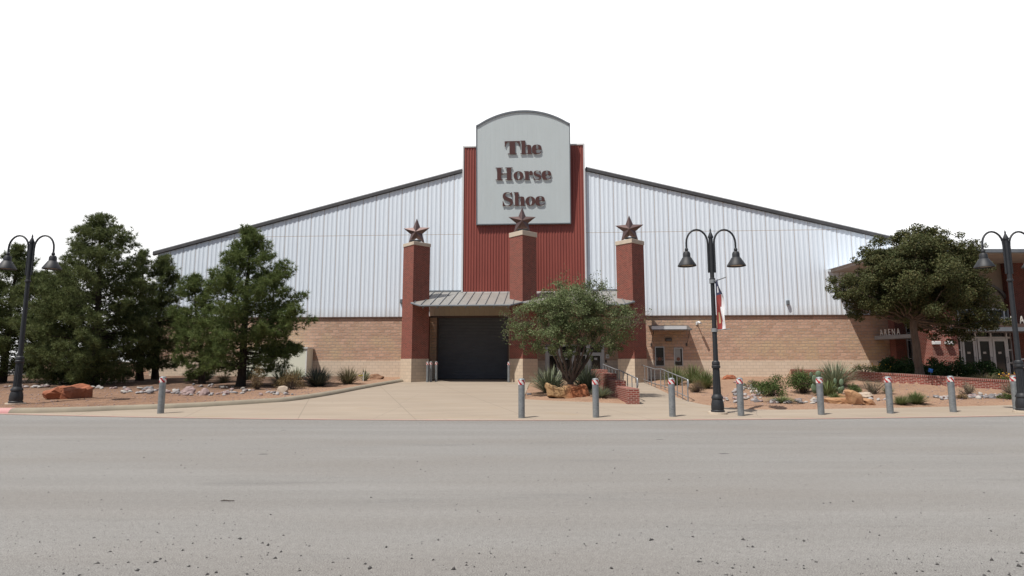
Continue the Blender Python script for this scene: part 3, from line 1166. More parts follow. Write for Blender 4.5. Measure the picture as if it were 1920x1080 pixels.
for wd, p0, p1, starts, st in words_:
    ua, zl = FacS(p0[0], p0[1])
    ub, zt = FacS(p1[0], p1[1])
    k = (zt - zl) / 146.0
    total = starts[-1] - st + GL[wd[-1]][0]
    ku = (ub - ua) / total
    for ch, s0 in zip(wd, starts):
        loops = [soft(lp) for lp in GL[ch][1]]
        b = MB()
        b.prism(loops, lambda x, y, d, s0=s0: Vector((ua + (s0 - st + x) * ku, -SOFF - .022 - d, zl + y * k)), .05)
        b.build('letter', M['letter'], sign)

for ob_ in sign.children:
    for v in ob_.data.vertices:
        v.co.y -= (v.co.z - sz0) * LEAN
    for p_ in [1]:
        ob_.data.update()

# --- brick pillars
PO = 2.6
pillars = []
for (xl, xe, xr, ytop, ycap) in ((754.5, 775.5, 805, 452, 458.5), (955.5, 980, 1006.5, 431, 440), (1157, 1183, 1209.5, 447, 455)):
    ue, zt = Fac(xe, ytop, PO + .9)
    ul = Fac(xl, 560, PO)[0]
    ur = Fac(xr, 560, PO)[0]
    zcap = Fac(xe, ycap, PO + .9)[1]
    uc = (ul + ur) / 2
    hd = (ur - ul) / 2
    pl = empty('brick_pillar')
    pl.parent = hall
    dia = lambda r: [(uc - r, -PO), (uc, -PO - r), (uc + r, -PO), (uc, -PO + r)]
    b = MB()
    zpb = Fac(xe, 672.5, PO + .9)[1]
    b.prism([dia(hd)], lambda x, y, d: Vector((x, y, zpb - .1 + d)), zcap - zpb + .1)
    b.build('brick_shaft', M['brick'], pl)
    b = MB()
    b.prism([dia(hd + .035)], lambda x, y, d: Vector((x, y, .3 + d)), zpb - .3)
    b.build('block_footing', M['block_pillar'], pl)
    b = MB()
    b.prism([dia(hd + .05)], lambda x, y, d: Vector((x, y, zcap + d)), zt - zcap)
    b.build('stone_cap', M['coping'], pl, bevel=.02)
    pillars.append((uc, hd, zt))

# --- canopy over the doors
can = empty('entrance_canopy')
can.parent = hall
CO = PO + 1.75
_, cz = Fac(870, 571.5, CO)
cwz = Fac(880, 547, .06)[1]
(uc0, h0, _z0), (uc1, h1, _z1), (uc2, h2, _z2) = pillars
FB = .06
zi_ = lambda o_: cz + (cwz - cz) * (CO - o_) / CO
front = [(uc0 - .06, PO + h0 + FB, zi_(PO + h0 + FB)), (uc0 + .66, CO, cz), (uc1 - .70, CO, cz), (uc1, PO + h1 + FB, zi_(PO + h1 + FB)), (uc1 + .70, CO, cz), (uc2 - .66, CO, cz), (uc2 + .06, PO + h2 + FB, zi_(PO + h2 + FB))]
ca, cb = uc0 - .1, uc2 + .1
b = MB()
n_ = len(front)
vs = [(u, -o_, z) for u, o_, z in front] + [(u, -.05, cwz) for u, o_, z in front]
vs += [(x, y, z - .05) for x, y, z in vs]
fs = []
for k in range(n_ - 1):
    fs += [(k, k + 1, n_ + k + 1, n_ + k), (2 * n_ + k, 3 * n_ + k, 3 * n_ + k + 1, 2 * n_ + k + 1), (k, 2 * n_ + k, 2 * n_ + k + 1, k + 1)]
fs += [(0, n_, 3 * n_, 2 * n_), (n_ - 1, 3 * n_ - 1, 4 * n_ - 1, 2 * n_ - 1)]
b.add(vs, fs)
b.build('roof_sheet', M['canopy_metal'], can)
u = ca + .25
while u < cb - .1:
    for k in range(n_ - 1):
        if front[k][0] <= u < front[k + 1][0]:
            t = (u - front[k][0]) / (front[k + 1][0] - front[k][0])
            o_ = front[k][1] * (1 - t) + front[k + 1][1] * t
            z = front[k][2] * (1 - t) + front[k + 1][2] * t
            b = MB()
            b.bar((u, -o_ - .01, z + .028), (u, -.06, cwz + .028), .03, .055)
            b.build('standing_seam', M['gutter'], can)
    u += .56
b = MB()
b.tube([(u, -o_ - .06, z - .05) for u, o_, z in front], .06, 10)
b.build('gutter', M['gutter'], can)
for ua_, ub_ in ((uc0 + .7, uc1 - .75), (uc1 + .75, uc2 - .7)):
    for k in range(7):
        u_ = ua_ + .1 + (ub_ - ua_ - .2) * k / 6
        b = MB()
        b.bar((u_, -CO + .12, cz - .13), (u_, -.1, cwz - .13), .06, .14)
        b.build('rafter', M['gutter'], can)
b = MB()
b.box(ca, cb, -.10, -.05, cwz - .02, cwz + .10)
b.build('head_flashing', M['gutter'], can)

# jamb strips of dark brick beside the big door
b = MB()
b.box(bl - .32, bl + .02, -1.9, -.022, .5, dt + .02)
b.build('brick_jamb', M['brick'], hall)

# ticket windows
for i, (a, c, zlo, zhi) in enumerate(tw):
    t_ = empty('ticket_window')
    t_.parent = hall
    b = MB()
    f_ = .055
    for q in ((a, c, zlo, zlo + f_), (a, c, zhi - f_, zhi), (a, a + f_, zlo + f_, zhi - f_), (c - f_, c, zlo + f_, zhi - f_)):
        b.box(q[0], q[1], -.045, .12, q[2], q[3])
    b.build('frame', M['aluminium'], t_)
    b = MB()
    b.box(a + f_, c - f_, .06, .07, zlo + f_, zhi - f_)
    b.build('pane', M['glass_grey'], t_)
    if i == 1:
        b = MB()
        b.box(a + f_, c - f_ - .08, .045, .052, zlo + .32, zhi - f_)
        b.build('blind', M['blind'], t_)
    b = MB()
    cu = (a + c) / 2
    b.lathe([(.12, 0), (.12, .006)], 20)
    b.v = [(cu + v[0], .04 - v[2], zlo + .48 + v[1]) for v in b.v]
    b.build('round_decal', M['decal_brown'], t_)
    if i == 0:
        for k in range(3):
            for xa_, xb_ in ((a + .08, cu - .13), (cu + .13, c - .08)):
                b = MB()
                b.box(xa_, xb_, .038, .044, zlo + .40 + k * .07, zlo + .42 + k * .07)
                b.build('decal_stripe', M['paper'], t_)

# ticket awning
aw = empty('ticket_awning')
aw.parent = hall
AO = 1.25
a0, az = Fac(1222, 617.5, AO)
a1, _ = Fac(1298, 617.5, AO)
awz = Fac(1250, 613, .0)[1]
b = MB()
b.add([(a0, -AO, az), (a1, -AO, az), (a1, -.02, awz + .12), (a0, -.02, awz + .12), (a0, -AO, az - .07), (a1, -AO, az - .07), (a1, -.02, awz + .05), (a0, -.02, awz + .05)],
      [(0, 1, 2, 3), (7, 6, 5, 4), (0, 4, 5, 1), (1, 5, 6, 2), (3, 7, 4, 0)])
b.build('awning_sheet', M['awning'], aw)
b = MB()
b.box(a0, a1 - .35, -AO - .02, -AO + .14, az + .0, az + .21)
b.build('awning_cap', M['awning_white'], aw)
for uu in (a0 + .15, a1 - .12):
    b = MB()
    b.tube([(uu, -AO + .1, az - .04), (uu, -.06, az - .95)], .022, 6)
    b.box(uu - .05, uu + .05, -.06, 0, az - 1.05, az - .85)
    b.build('bracket', M['awning'], aw)
u_, z_ = Fac(1254, 637, .1)
b = MB()
b.box(u_ - .21, u_ + .21, -.2, 0, z_ - .11, z_ + .1)
b.build('wall_light', M['awning'], hall, bevel=.04)
# security camera on the block wall
cm = empty('security_camera')
cm.parent = hall
u_, z_ = Fac(1308, 606, .2)
b = MB()
b.box(u_ - .07, u_ + .07, -.05, 0, z_ - .10, z_ + .12)
b.tube([(u_, -.05, z_), (u_ + .02, -.42, z_ + .03)], .03, 8)
b.build('arm', M['white_trim'], cm)
b = MB()
b.tube([(u_ + .02, -.34, z_ + .05), (u_ + .09, -.66, z_ - .03)], [.085, .075], 12)
b.build('camera_body', M['white_trim'], cm)
u_, z_ = Fac(1477, 567, .1)
b = MB()
b.box(u_ - .09, u_ + .09, -.22, -.02, z_ - .16, z_ + .14)
b.build('siding_light', M['gutter'], hall, bevel=.03)
for px_ in ((752.5, 565),):
    u_, z_ = Fac(px_[0], px_[1], .05)
    b = MB()
    b.box(u_ - .08, u_ + .08, -.2, -.02, z_ - .15, z_ + .15)
    b.build('siding_light', M['gutter'], hall, bevel=.03)


# --- star sculptures standing on the pillars
def star_bm(Ro, ri, th):
    b = MB()
    vs = []
    for k in range(10):
        a = math.pi / 2 + k * math.pi / 5
        r = Ro if k % 2 == 0 else ri
        vs.append((r * math.cos(a), 0, r * math.sin(a)))
    vs += [(0, -th, 0), (0, th, 0)]
    fs = []
    for k in range(10):
        j = (k + 1) % 10
        fs += [(k, j, 10), (j, k, 11)]
    return b.add(vs, fs)


star0 = None
star_lab = ['bronze five pointed star on the shorter pillar beside the roll up door',
            'bronze five pointed star on the tallest middle pillar, overlapping the name sign',
            'bronze five pointed star on the pillar nearest the ticket windows']
for i, ((uc, hd, zt), (cx, cy, tipy)) in enumerate(zip(pillars, ((781, 432, 407), (978.5, 412.5, 388), (1180, 428, 403)))):
    u_, zc = Fac(cx, cy, PO)
    ztip = Fac(cx, tipy, PO)[1]
    Ro = ztip - zc
    if star0 is None:
        star0 = empty('star_sculpture')
        star_bm(.93, .40, .26).build('star_body', M['bronze'], star0)
        for s_ in (-1, 1):
            b = MB()
            b.bar((s_ * .42, 0, -.70), (s_ * .42, 0, -.86), .12, .12)
            b.build('foot_bracket', M['black'], star0)
        s_ = star0
    else:
        s_ = dup(star0)
    p = fw(uc + (u_ - uc) * .8, PO, zt + .76)
    s_.location = p
    s_.rotation_euler = (0, 0, -TH + R((-4, 3, -7)[i]))
    tag(s_, star_lab[i], 'star sculpture', 'stars on the pillars')
    fl = MB()
    fl.box(-.34, .34, -.07, .07, .05, .17)
    fl.box(-.2, -.12, -.03, .03, 0, .05)
    fl.box(.12, .2, -.03, .03, 0, .05)
    f_ = fl.build('floodlight', M['black'], bevel=.015)
    f_.location = fw(uc, PO + .42, zt)
    f_.rotation_euler = (0, 0, -TH)
    tag(f_, ('black floodlight bar at the foot of the star beside the roll up door', 'black floodlight bar at the foot of the star before the name sign',
             'black floodlight bar at the foot of the star near the ticket windows')[i], 'floodlight', 'star floodlights')

# ------------------------------------------------------------------ the brick arena entrance on the right
pav = empty('entrance_building', loc=(0, 0, 0), label='brick arena entrance with deep metal roof and glazed doors in shade', cat='building')
wl = fw(uR, 0, 0)
yR = 32.6
ovx = Fac(1557, 511)[0]
pa = fw(ovx, .05, 0)
rz_in = Fac(1557, 511)[1]
zr = at(1850, 466, yR).z
b = MB()
XR = 46.0
rzw = rz_in
zr = rzw - .0
v = [(pa.x, pa.y, rzw), (pa.x - .1, yR, zr), (XR, yR, zr), (XR, 46, rzw)]
hh = .16
b.add([(x, y, z) for x, y, z in v] + [(x, y, z + hh) for x, y, z in v], [(3, 2, 1, 0), (0, 1, 5, 4), (1, 2, 6, 5), (2, 3, 7, 6), (3, 0, 4, 7), (4, 5, 6, 7)])
b.build('roof_soffit', M['soffit'], pav)
b = MB()
ze = rzw + hh + .004
A_, B_, C_, D_ = (pa.x - .25, pa.y - .02, ze), (pa.x - .25, yR - .15, ze), (XR, yR - .15, ze), (XR, pa.y - .02, ze)
E_, F_ = (pa.x + 8.0, pa.y - .3, ze + 2.15), (XR, pa.y - .3, ze + 2.15)
b.add([A_, B_, C_, D_, E_, F_], [(0, 1, 4), (1, 2, 5, 4), (2, 3, 5), (0, 4, 5, 3), (0, 3, 2, 1)])
b.build('metal_roof', M['awning_white'], pav)
b = MB()
b.box(pa.x - .27, XR, yR - .26, yR - .152, zr + .05, zr + hh + .08)
b.build('fascia', M['gutter'], pav)


def pw(bb, x0, x1, Yf, z0, z1, th=.3, mi=0):
    """wall piece between two photo columns at depth Yf"""
    a = at(x0, 640, Yf).x
    c = at(x1, 640, Yf).x
    bb.box(a, c, Yf, Yf + th, z0, z1, mi)
    return a, c


FLZ = 1.0
# returning brick pilaster and glazing left of the pier
YG = 38.3
b = MB()
pw(b, 1679, 1699, YG - .3, .6, zr, .6)
b.build('brick_pilaster', M['brick_shaded'], pav)
gl = empty('side_glazing')
gl.parent = pav
b = MB()
xa, xb = pw(b, 1699, 1750, YG + .12, FLZ - .3, 6.4, .02)
b.build('glass_pane', M['glass'], gl)
b = MB()
for t_ in (0, .17, .36, .55, .70, .88, 1.0):
    x = xa + (xb - xa) * t_
    b.box(x - .035, x + .035, YG, YG + .14, FLZ - .3, 6.4)
for z in (FLZ - .1, FLZ + 1.0, FLZ + 2.15, FLZ + 2.62, FLZ + 4.0, FLZ + 5.3):
    b.box(xa, xb, YG + .01, YG + .13, z, z + .06)
b.build('frame', M['aluminium'], gl)
# sunlit pier near the roof edge
YP = 33.6
b = MB()
p0, p1 = pw(b, 1747, 1796, YP, FLZ + .35, zr, 1.2)
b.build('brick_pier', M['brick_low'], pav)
b = MB()
b.box(p0 - .03, p1 + .03, YP - .03, YP + 1.23, .7, FLZ + .35)
b.build('pier_base', M['block_base'], pav)
for px_ in (1753, 1777):
    p = at(px_, 643, YP)
    b = MB()
    b.box(p.x - .19, p.x + .19, YP - .22, YP - .001, p.z - .09, p.z + .09)
    b.build('wall_light', M['white_trim'], pav, bevel=.02)
# main door wall
YD = 35.6
md = empty('main_glazing')
md.parent = pav
xa, xb = at(1794, 640, YD).x, at(1897, 640, YD).x
b = MB()
b.box(xa, xb, YD + .13, YD + .15, FLZ - .3, 4.9)
b.build('glass_pane', M['glass'], md)
dxs = [at(q, 640, YD).x for q in (1803, 1827, 1832, 1857, 1860, 1886)]
ztop = at(1850, 633, YD).z
b = MB()
for q in (1794.5, 1801, 1829.5, 1858.5, 1888, 1896):
    x = at(q, 640, YD).x
    b.box(x - .045, x + .045, YD - .01, YD + .14, FLZ - .3, 4.9)
for z in (ztop, ztop + .5, FLZ + 3.4, FLZ + 3.9):
    b.box(xa, xb, YD, YD + .135, z - .05, z + .05)
for s_ in ((1794.5, 1801), (1888, 1896)):
    for z in (FLZ + .75, FLZ + 1.5):
        b.box(at(s_[0], 640, YD).x, at(s_[1], 640, YD).x, YD + .002, YD + .133, z - .03, z + .03)
b.build('frame', M['aluminium'], md)
for k in range(3):
    x0, x1 = dxs[2 * k], dxs[2 * k + 1]
    b = MB()
    zt_ = ztop - .055
    b.box(x0, x0 + .12, YD - .03, YD + .1, FLZ - .2, zt_)
    b.box(x1 - .12, x1, YD - .03, YD + .1, FLZ - .2, zt_)
    b.box(x0 + .12, x1 - .12, YD - .03, YD + .1, zt_ - .16, zt_)
    b.box(x0 + .12, x1 - .12, YD - .03, YD + .1, FLZ - .2, FLZ + .1)
    dd = b.build('door', M['aluminium'], md)
    b = MB()
    b.box(x0 + .12, x1 - .12, YD + .02, YD + .03, FLZ + .1, zt_ - .16)
    b.build('door_glass', M['glass_grey'], dd)
    b = MB()
    b.tube([(x1 - .05, YD - .03, FLZ + .75), (x1 - .05, YD - .1, FLZ + .75), (x1 - .05, YD - .1, FLZ + 1.08), (x1 - .05, YD - .03, FLZ + 1.08)], .018, 6)
    b.build('handle', M['rail'], dd)
    b = MB()
    xm = (x0 + x1) / 2
    b.box(xm - .09, xm + .09, YD + .012, YD + .018, FLZ + 1.28, FLZ + 1.40)
    b.build('notice', M['paper'], dd)
# shaded upper wall with an arch, and the brick to the right
b = MB()
b.box(p1 - .3, at(1899, 640, YD).x, YD + .25, YD + .5, 4.9, zr)
b.build('tan_upper_wall', M['tan_wall'], pav)
b = MB()
ac = at(1838, 520, YD)
ra_ = at(1893, 520, YD).x - ac.x
pts = []
for k in range(21):
    a = math.pi * k / 20
    pts.append((ac.x + ra_ * math.cos(a), YD + .16, 4.75 + ra_ * 1.0 * math.sin(a)))
for k in range(20):
    b.bar(pts[k], pts[k + 1], .17, .14)
b.box(ac.x + .05, ac.x + .16, YD + .1, YD + .24, 4.9, 4.7 + ra_)
b.build('arch_rib', M['awning'], pav)
b = MB()
x0 = at(1897, 640, YD).x
b.box(x0, XR, YD - .1, YD + .6, .6, zr)
b.build('brick_wall', M['brick_shaded'], pav)
b = MB()
b.box(wl.x + 2.2, XR, YG + .5, YG + .9, .4, zr)
b.build('back_wall', M['tan_wall'], pav)
b = MB()
b.box(p0 - 3.5, XR, YP + .9, YD + 4, .3, FLZ)
b.build('porch_slab', M['kerb'], pav)


def text_part(txt, size, loc, rz, mat, parent, name='letter', depth=.03, sx=1.0, track=1.15):
    """each character its own raised letter"""
    cu = bpy.data.curves.new('t', 'FONT')
    x = 0.0
    for ch in txt:
        cu.body = ch
        cu.size = size
        cu.extrude = depth
        o_ = bpy.data.objects.new('t', cu)
        COL.objects.link(o_)
        dg = bpy.context.evaluated_depsgraph_get()
        me = bpy.data.meshes.new_from_object(o_.evaluated_get(dg))
        bpy.data.objects.remove(o_)
        xs_ = [v.co.x for v in me.vertices]
        w_ = max(xs_) - min(xs_)
        for v in me.vertices:
            v.co = Vector(((v.co.x - min(xs_)) * sx, -v.co.z, v.co.y))
        me.materials.clear()
        me.materials.append(mat)
        lo = bpy.data.objects.new(name, me)
        COL.objects.link(lo)
        lo.parent = parent
        lo.location = Vector(loc) + Matrix.Rotation(rz, 3, 'Z') @ Vector((x, 0, 0))
        lo.rotation_euler = (0, 0, rz)
        x += w_ * sx + size * .30 * track


# ARENA canopy: a thin metal shelf that comes forward to the right
cn = empty('arena_canopy')
cn.parent = pav
q0 = at(1640, 637, 38.6)
q1 = at(1752, 627, 34.4)
q1.z = q0.z
b = MB()
dirv = (q1 - q0).normalized()
back = Vector((-dirv.y, dirv.x, 0)) * 1.0
back = Vector((0.55, .9, 0)) * 1.1
b.add([q0, q1, q1 + back * 2.2, q0 + back * .6] + [p + Vector((0, 0, .24)) for p in (q0, q1, q1 + back * 2.2, q0 + back * .6)],
      [(3, 2, 1, 0), (4, 5, 6, 7), (0, 1, 5, 4), (1, 2, 6, 5), (2, 3, 7, 6), (3, 0, 4, 7)])
b.build('canopy_shelf', M['gutter'], cn)
rzc = math.atan2(dirv.y, dirv.x)
text_part('ARENA', .56, q0 + dirv * .45 + Vector((.05, .06, .24)), rzc, M['letter_white'], cn, depth=.02, sx=.62, track=.75)
# second canopy over the main doors, with its sign letters
cn2 = empty('main_canopy')
cn2.parent = pav
c0 = at(1777, 617, YP)
c1x = XR
zc2 = at(1800, 621, YP - .2).z
b = MB()
b.box(c0.x, c1x, YP - .25, YD - .03, zc2, zc2 + .22)
b.build('canopy_shelf', M['gutter'], cn2)
b = MB()
b.box(at(1868, 605, YP).x, c1x, YP - .24, YP - .15, zc2 + .225, zc2 + .42)
b.build('canopy_band', M['door_frame'], cn2)
text_part('MA', .62, (at(1893, 600, YP).x, YP - .1, zc2 + .43), 0, M['letter_white'], cn2, depth=.02, track=1.2, sx=.62)

# steps and rail up to the arena doors
st = empty('entrance_steps', loc=(0, 0, 0), label='brick entrance steps with grey handrail by the arena doors', cat='steps')
sx0 = at(1868, 690, 33.0).x
b = MB()
for k in range(6):
    b.box(sx0 + k * .36, sx0 + 4.0, 30.8, 33.0, .3, FLZ + .12 - k * .13)
b.build('brick_step', M['brick'], st)
b = MB()
for yy in (30.75,):
    b.tube([(sx0 - .75, yy, FLZ + .92), (sx0, yy, FLZ + .92), (sx0 + 1.9, yy, FLZ + .05)], .03, 8)
    b.tube([(sx0 - .75, yy, FLZ + .5), (sx0, yy, FLZ + .5), (sx0 + 1.9, yy, FLZ - .35)], .025, 8)
    for k in range(4):
        b.tube([(sx0 - .75 + k * .25, yy, FLZ - .2), (sx0 - .75 + k * .25, yy, FLZ + .92)], .02, 6)
    b.tube([(sx0 + 1.85, yy, .4), (sx0 + 1.85, yy, FLZ + .07)], .025, 6)
b.build('handrail', M['rail'], st)

# ------------------------------------------------------------------ retaining wall
rw = empty('retaining_wall', loc=(0, 0, 0), label='low red brick retaining wall curving across the gravel bed', cat='wall')
path = catmull([(x, y, z) for (x, y), z in zip(ret_line, ret_top)], 6)


def wall_sweep(bb, off0, off1, zf0, zf1):
    vs, fs = [], []
    n = len(path)
    for i, p in enumerate(path):
        a, c = path[max(0, i - 1)], path[min(n - 1, i + 1)]
        dx, dy = c[0] - a[0], c[1] - a[1]
        l = math.hypot(dx, dy)
        nx_, ny_ = -dy / l, dx / l
        for o_ in (off0, off1):
            x, y = p[0] - nx_ * o_, p[1] - ny_ * o_
            vs += [(x, y, zf0(p[2])), (x, y, zf1(p[2]))]
    for i in range(n - 1):
        q = 4 * i
        fs += [(q, q + 1, q + 5, q + 4), (q + 2, q + 6, q + 7, q + 3), (q + 1, q + 3, q + 7, q + 5)]
    fs += [(0, 2, 3, 1), (4 * n - 4, 4 * n - 3, 4 * n - 1, 4 * n - 2)]
    bb.add(vs, fs)
    # running length along the wall for the brick courses
    run = [0.0]
    for i in range(1, n):
        run.append(run[-1] + math.dist(path[i][:2], path[i - 1][:2]))
    return run


def sweep_uv(o, run):
    me = o.data
    pts = [Vector(p[:2]) for p in path]
    uv = me.uv_layers[0].data
    for p in me.polygons:
        for li in p.loop_indices:
            co = me.vertices[me.loops[li].vertex_index].co
            k = min(range(len(pts)), key=lambda i: (pts[i] - Vector((co.x, co.y))).length)
            top = np.interp(run[k], run, [q[2] for q in path])
            if abs(p.normal.z) < .75:
                uv[li].uv = (run[k], co.z - top)
            else:
                uv[li].uv = (run[k], (co.xy - pts[k]).length)


b = MB()
run = wall_sweep(b, -.15, .15, lambda z: z - 1.2, lambda z: z - .105)
o = b.build('brick_course', M['brick_low'], rw)
sweep_uv(o, run)
M['soldier'] = masonry('soldier', (.26, .058, .040), (.185, .042, .032), (.38, .30, .26), .072, .30, .010, bstr=.5, bdist=.006, offset=0)
b = MB()
run = wall_sweep(b, -.17, .17, lambda z: z - .104, lambda z: z)
o = b.build('soldier_cap', M['soldier'], rw)
sweep_uv(o, run)

# ------------------------------------------------------------------ stepped cheek wall and rails by the walkway
cw = empty('stepped_wall', loc=(4.62, 23.2, 0), label='stepped red brick cheek wall climbing beside the walkway', cat='wall')
for y0, y1, zt in ((23.2, 25.86, .75), (25.862, 28.1, .98), (28.102, 30.8, 1.25), (30.802, 33.6, 1.40)):
    b = MB()
    b.box(4.38 - 4.62, 4.84 - 4.62, y0 - 23.2, y1 - 23.2, .0, zt)
    b.build('brick_block', M['brick_low'], cw, bevel=.008)


def handrail(pts, label, name='handrail', npk=9, curl=True):
    """pts: (x, y, ground z, top z)"""
    base = Vector((pts[0][0], pts[0][1], pts[0][2]))
    e = empty(name, loc=base, label=label, cat='handrail', group='handrails by the walkway')
    tops = [Vector((p[0], p[1], p[3])) - base for p in pts]
    gnd = [Vector((p[0], p[1], p[2])) - base for p in pts]
    b = MB()
    t = list(tops)
    if curl:
        d = (tops[0] - tops[1]).normalized()
        t = [tops[0] + d * .05 + Vector((0, 0, -.34)), tops[0] + d * .14 + Vector((0, 0, -.26)), tops[0] + d * .15 + Vector((0, 0, -.10)), tops[0] + d * .08] + t
    b.tube(t, .027, 8)
    b.build('top_rail', M['rail'], e, smooth=True)
    b = MB()
    b.tube([p + (g - p) * .80 for p, g in zip(tops, gnd)], .02, 8)
    b.build('bottom_rail', M['rail'], e, smooth=True)
    # posts evenly along
    seg = [0]
    for i in range(1, len(tops)):
        seg.append(seg[-1] + (tops[i] - tops[i - 1]).length)
    for k in range(npk):
        s_ = .02 + (seg[-1] - .04) * k / (npk - 1)
        i = max(j for j in range(len(seg) - 1) if seg[j] <= s_)
        f_ = (s_ - seg[i]) / (seg[i + 1] - seg[i])
        a = tops[i].lerp(tops[i + 1], f_)
        g = gnd[i].lerp(gnd[i + 1], f_)
        b = MB()
        b.tube([g + Vector((0, 0, -.1)), a], .021 if k % 4 else .026, 8)
        b.build('post', M['rail'], e, smooth=True)
    return e


hr = [(at(1289, 712, 24.3).x, 24.3), (at(1240, 692, 31.3).x, 31.3), (at(1228, 692, 32.6).x, 32.6), (at(1198, 683, 38.7).x, 38.7)]
hz = [at(1289, 712, 24.3).z, at(1240, 692, 31.3).z, at(1228, 692, 32.6).z, at(1198, 683, 38.7).z]
handrail([(x, y, plane_z(y), z) for (x, y), z in zip(hr, hz)], 'grey steel handrail along the yucca side of the walkway', npk=13)
handrail([(4.98, 24.3, plane_z(24.3), 1.11), (4.98, 28.2, plane_z(28.2), 1.40), (4.98, 29.3, plane_z(29.3), 1.43), (4.98, 33.2, plane_z(33.2), 1.67)],
         'grey steel handrail beside the stepped brick wall', npk=10)

# ------------------------------------------------------------------ bollards
def make_bollard(r=.1, h=1.2):
    e = empty('bollard')
    b = MB()
    b.lathe([(r, -.1), (r, h - .20)], 24)
    b.build('pipe', M['galv'], e, smooth=True)
    b = MB()
    n, rr = 48, r + .004
    tw_ = 12
    for k in range(n):
        for j in range(4):
            za, zb_ = h - .20 + j * .035, h - .20 + (j + 1) * .035
            a0_, a1_ = 2 * math.pi * k / n, 2 * math.pi * (k + 1) / n
            mi = 0 if ((k + j * 2.4) % tw_) < 5.4 else 1
            b.add([(rr * math.cos(a0_), rr * math.sin(a0_), za), (rr * math.cos(a1_), rr * math.sin(a1_), za), (rr * math.cos(a1_), rr * math.sin(a1_), zb_), (rr * math.cos(a0_), rr * math.sin(a0_), zb_)], [(0, 1, 2, 3)], mi)
    b.build('striped_band', [M['stripe_red'], M['stripe_white']], e)
    b = MB()
    pr = [(r + .001, h - .062)]
    for k in range(0, 7):
        a = math.pi / 2 * k / 6
        pr.append(((r + .001) * math.cos(a) if k < 6 else .004, h - .05 + .05 * math.sin(a)))
    b.lathe(pr, 24)
    b.build('domed_cap', M['galv'], e, smooth=True)
    return e


boll = make_bollard()
bl_list = [(301, 776, 'galvanised bollard with striped band standing alone in front of the pines'),
           (978, 784.5, 'galvanised bollard with striped band in front of the middle brick pillar'),
           (1117.5, 783.5, 'galvanised bollard with striped band between tan boulder and stepped wall'),
           (1261, 782, 'galvanised bollard with striped band in front of the walkway handrail end'),
           (1389.5, 780.5, 'galvanised bollard with striped band just beside the bannered lamp post'),
           (1540, 778.5, 'galvanised bollard with striped band in front of the prickly pear'),
           (1669.5, 776, 'galvanised bollard with striped band in front of the broad oak trunk side shrub'),
           (1787.5, 773.5, 'galvanised bollard with striped band against the curved retaining wall, no lamp post near'),
           (1906.5, 772, 'galvanised bollard with striped band half covering a lamp post base')]
bl_list[6] = (1669.5, 776, 'galvanised bollard with striped band before the round silver grey shrub')
for i, (x, y, lab) in enumerate(bl_list):
    e = boll if i == 0 else dup(boll)
    p = G(x, y - 1.0)
    e.location = p
    e.rotation_euler = (0, 0, R(random.uniform(0, 360)))
    tag(e, lab, 'bollard', 'bollards along the road')
door_b = [(801.5, 3.3, 'slim door bollard nearest the pillar, left of the roll up door'), (808, 3.0, 'middle one of three slim bollards left of roll up door'),
          (818, 2.8, 'slim bollard closest to the left edge of the roll up door'), (954, 3.2, 'slim bollard at the right edge of roll up door by middle pillar')]
for x, off, lab in door_b:
    u_, _ = Fac(x, 700, off)
    e = dup(boll)
    q = fw(u_, off, 0)
    q.z = plane_z(q.y) + .02
    e.location = q
    e.scale = (.85, .85, 1.03)
    e.rotation_euler = (0, 0, R(random.uniform(0, 360)))
    tag(e, lab, 'bollard', 'bollards by the roll up door')


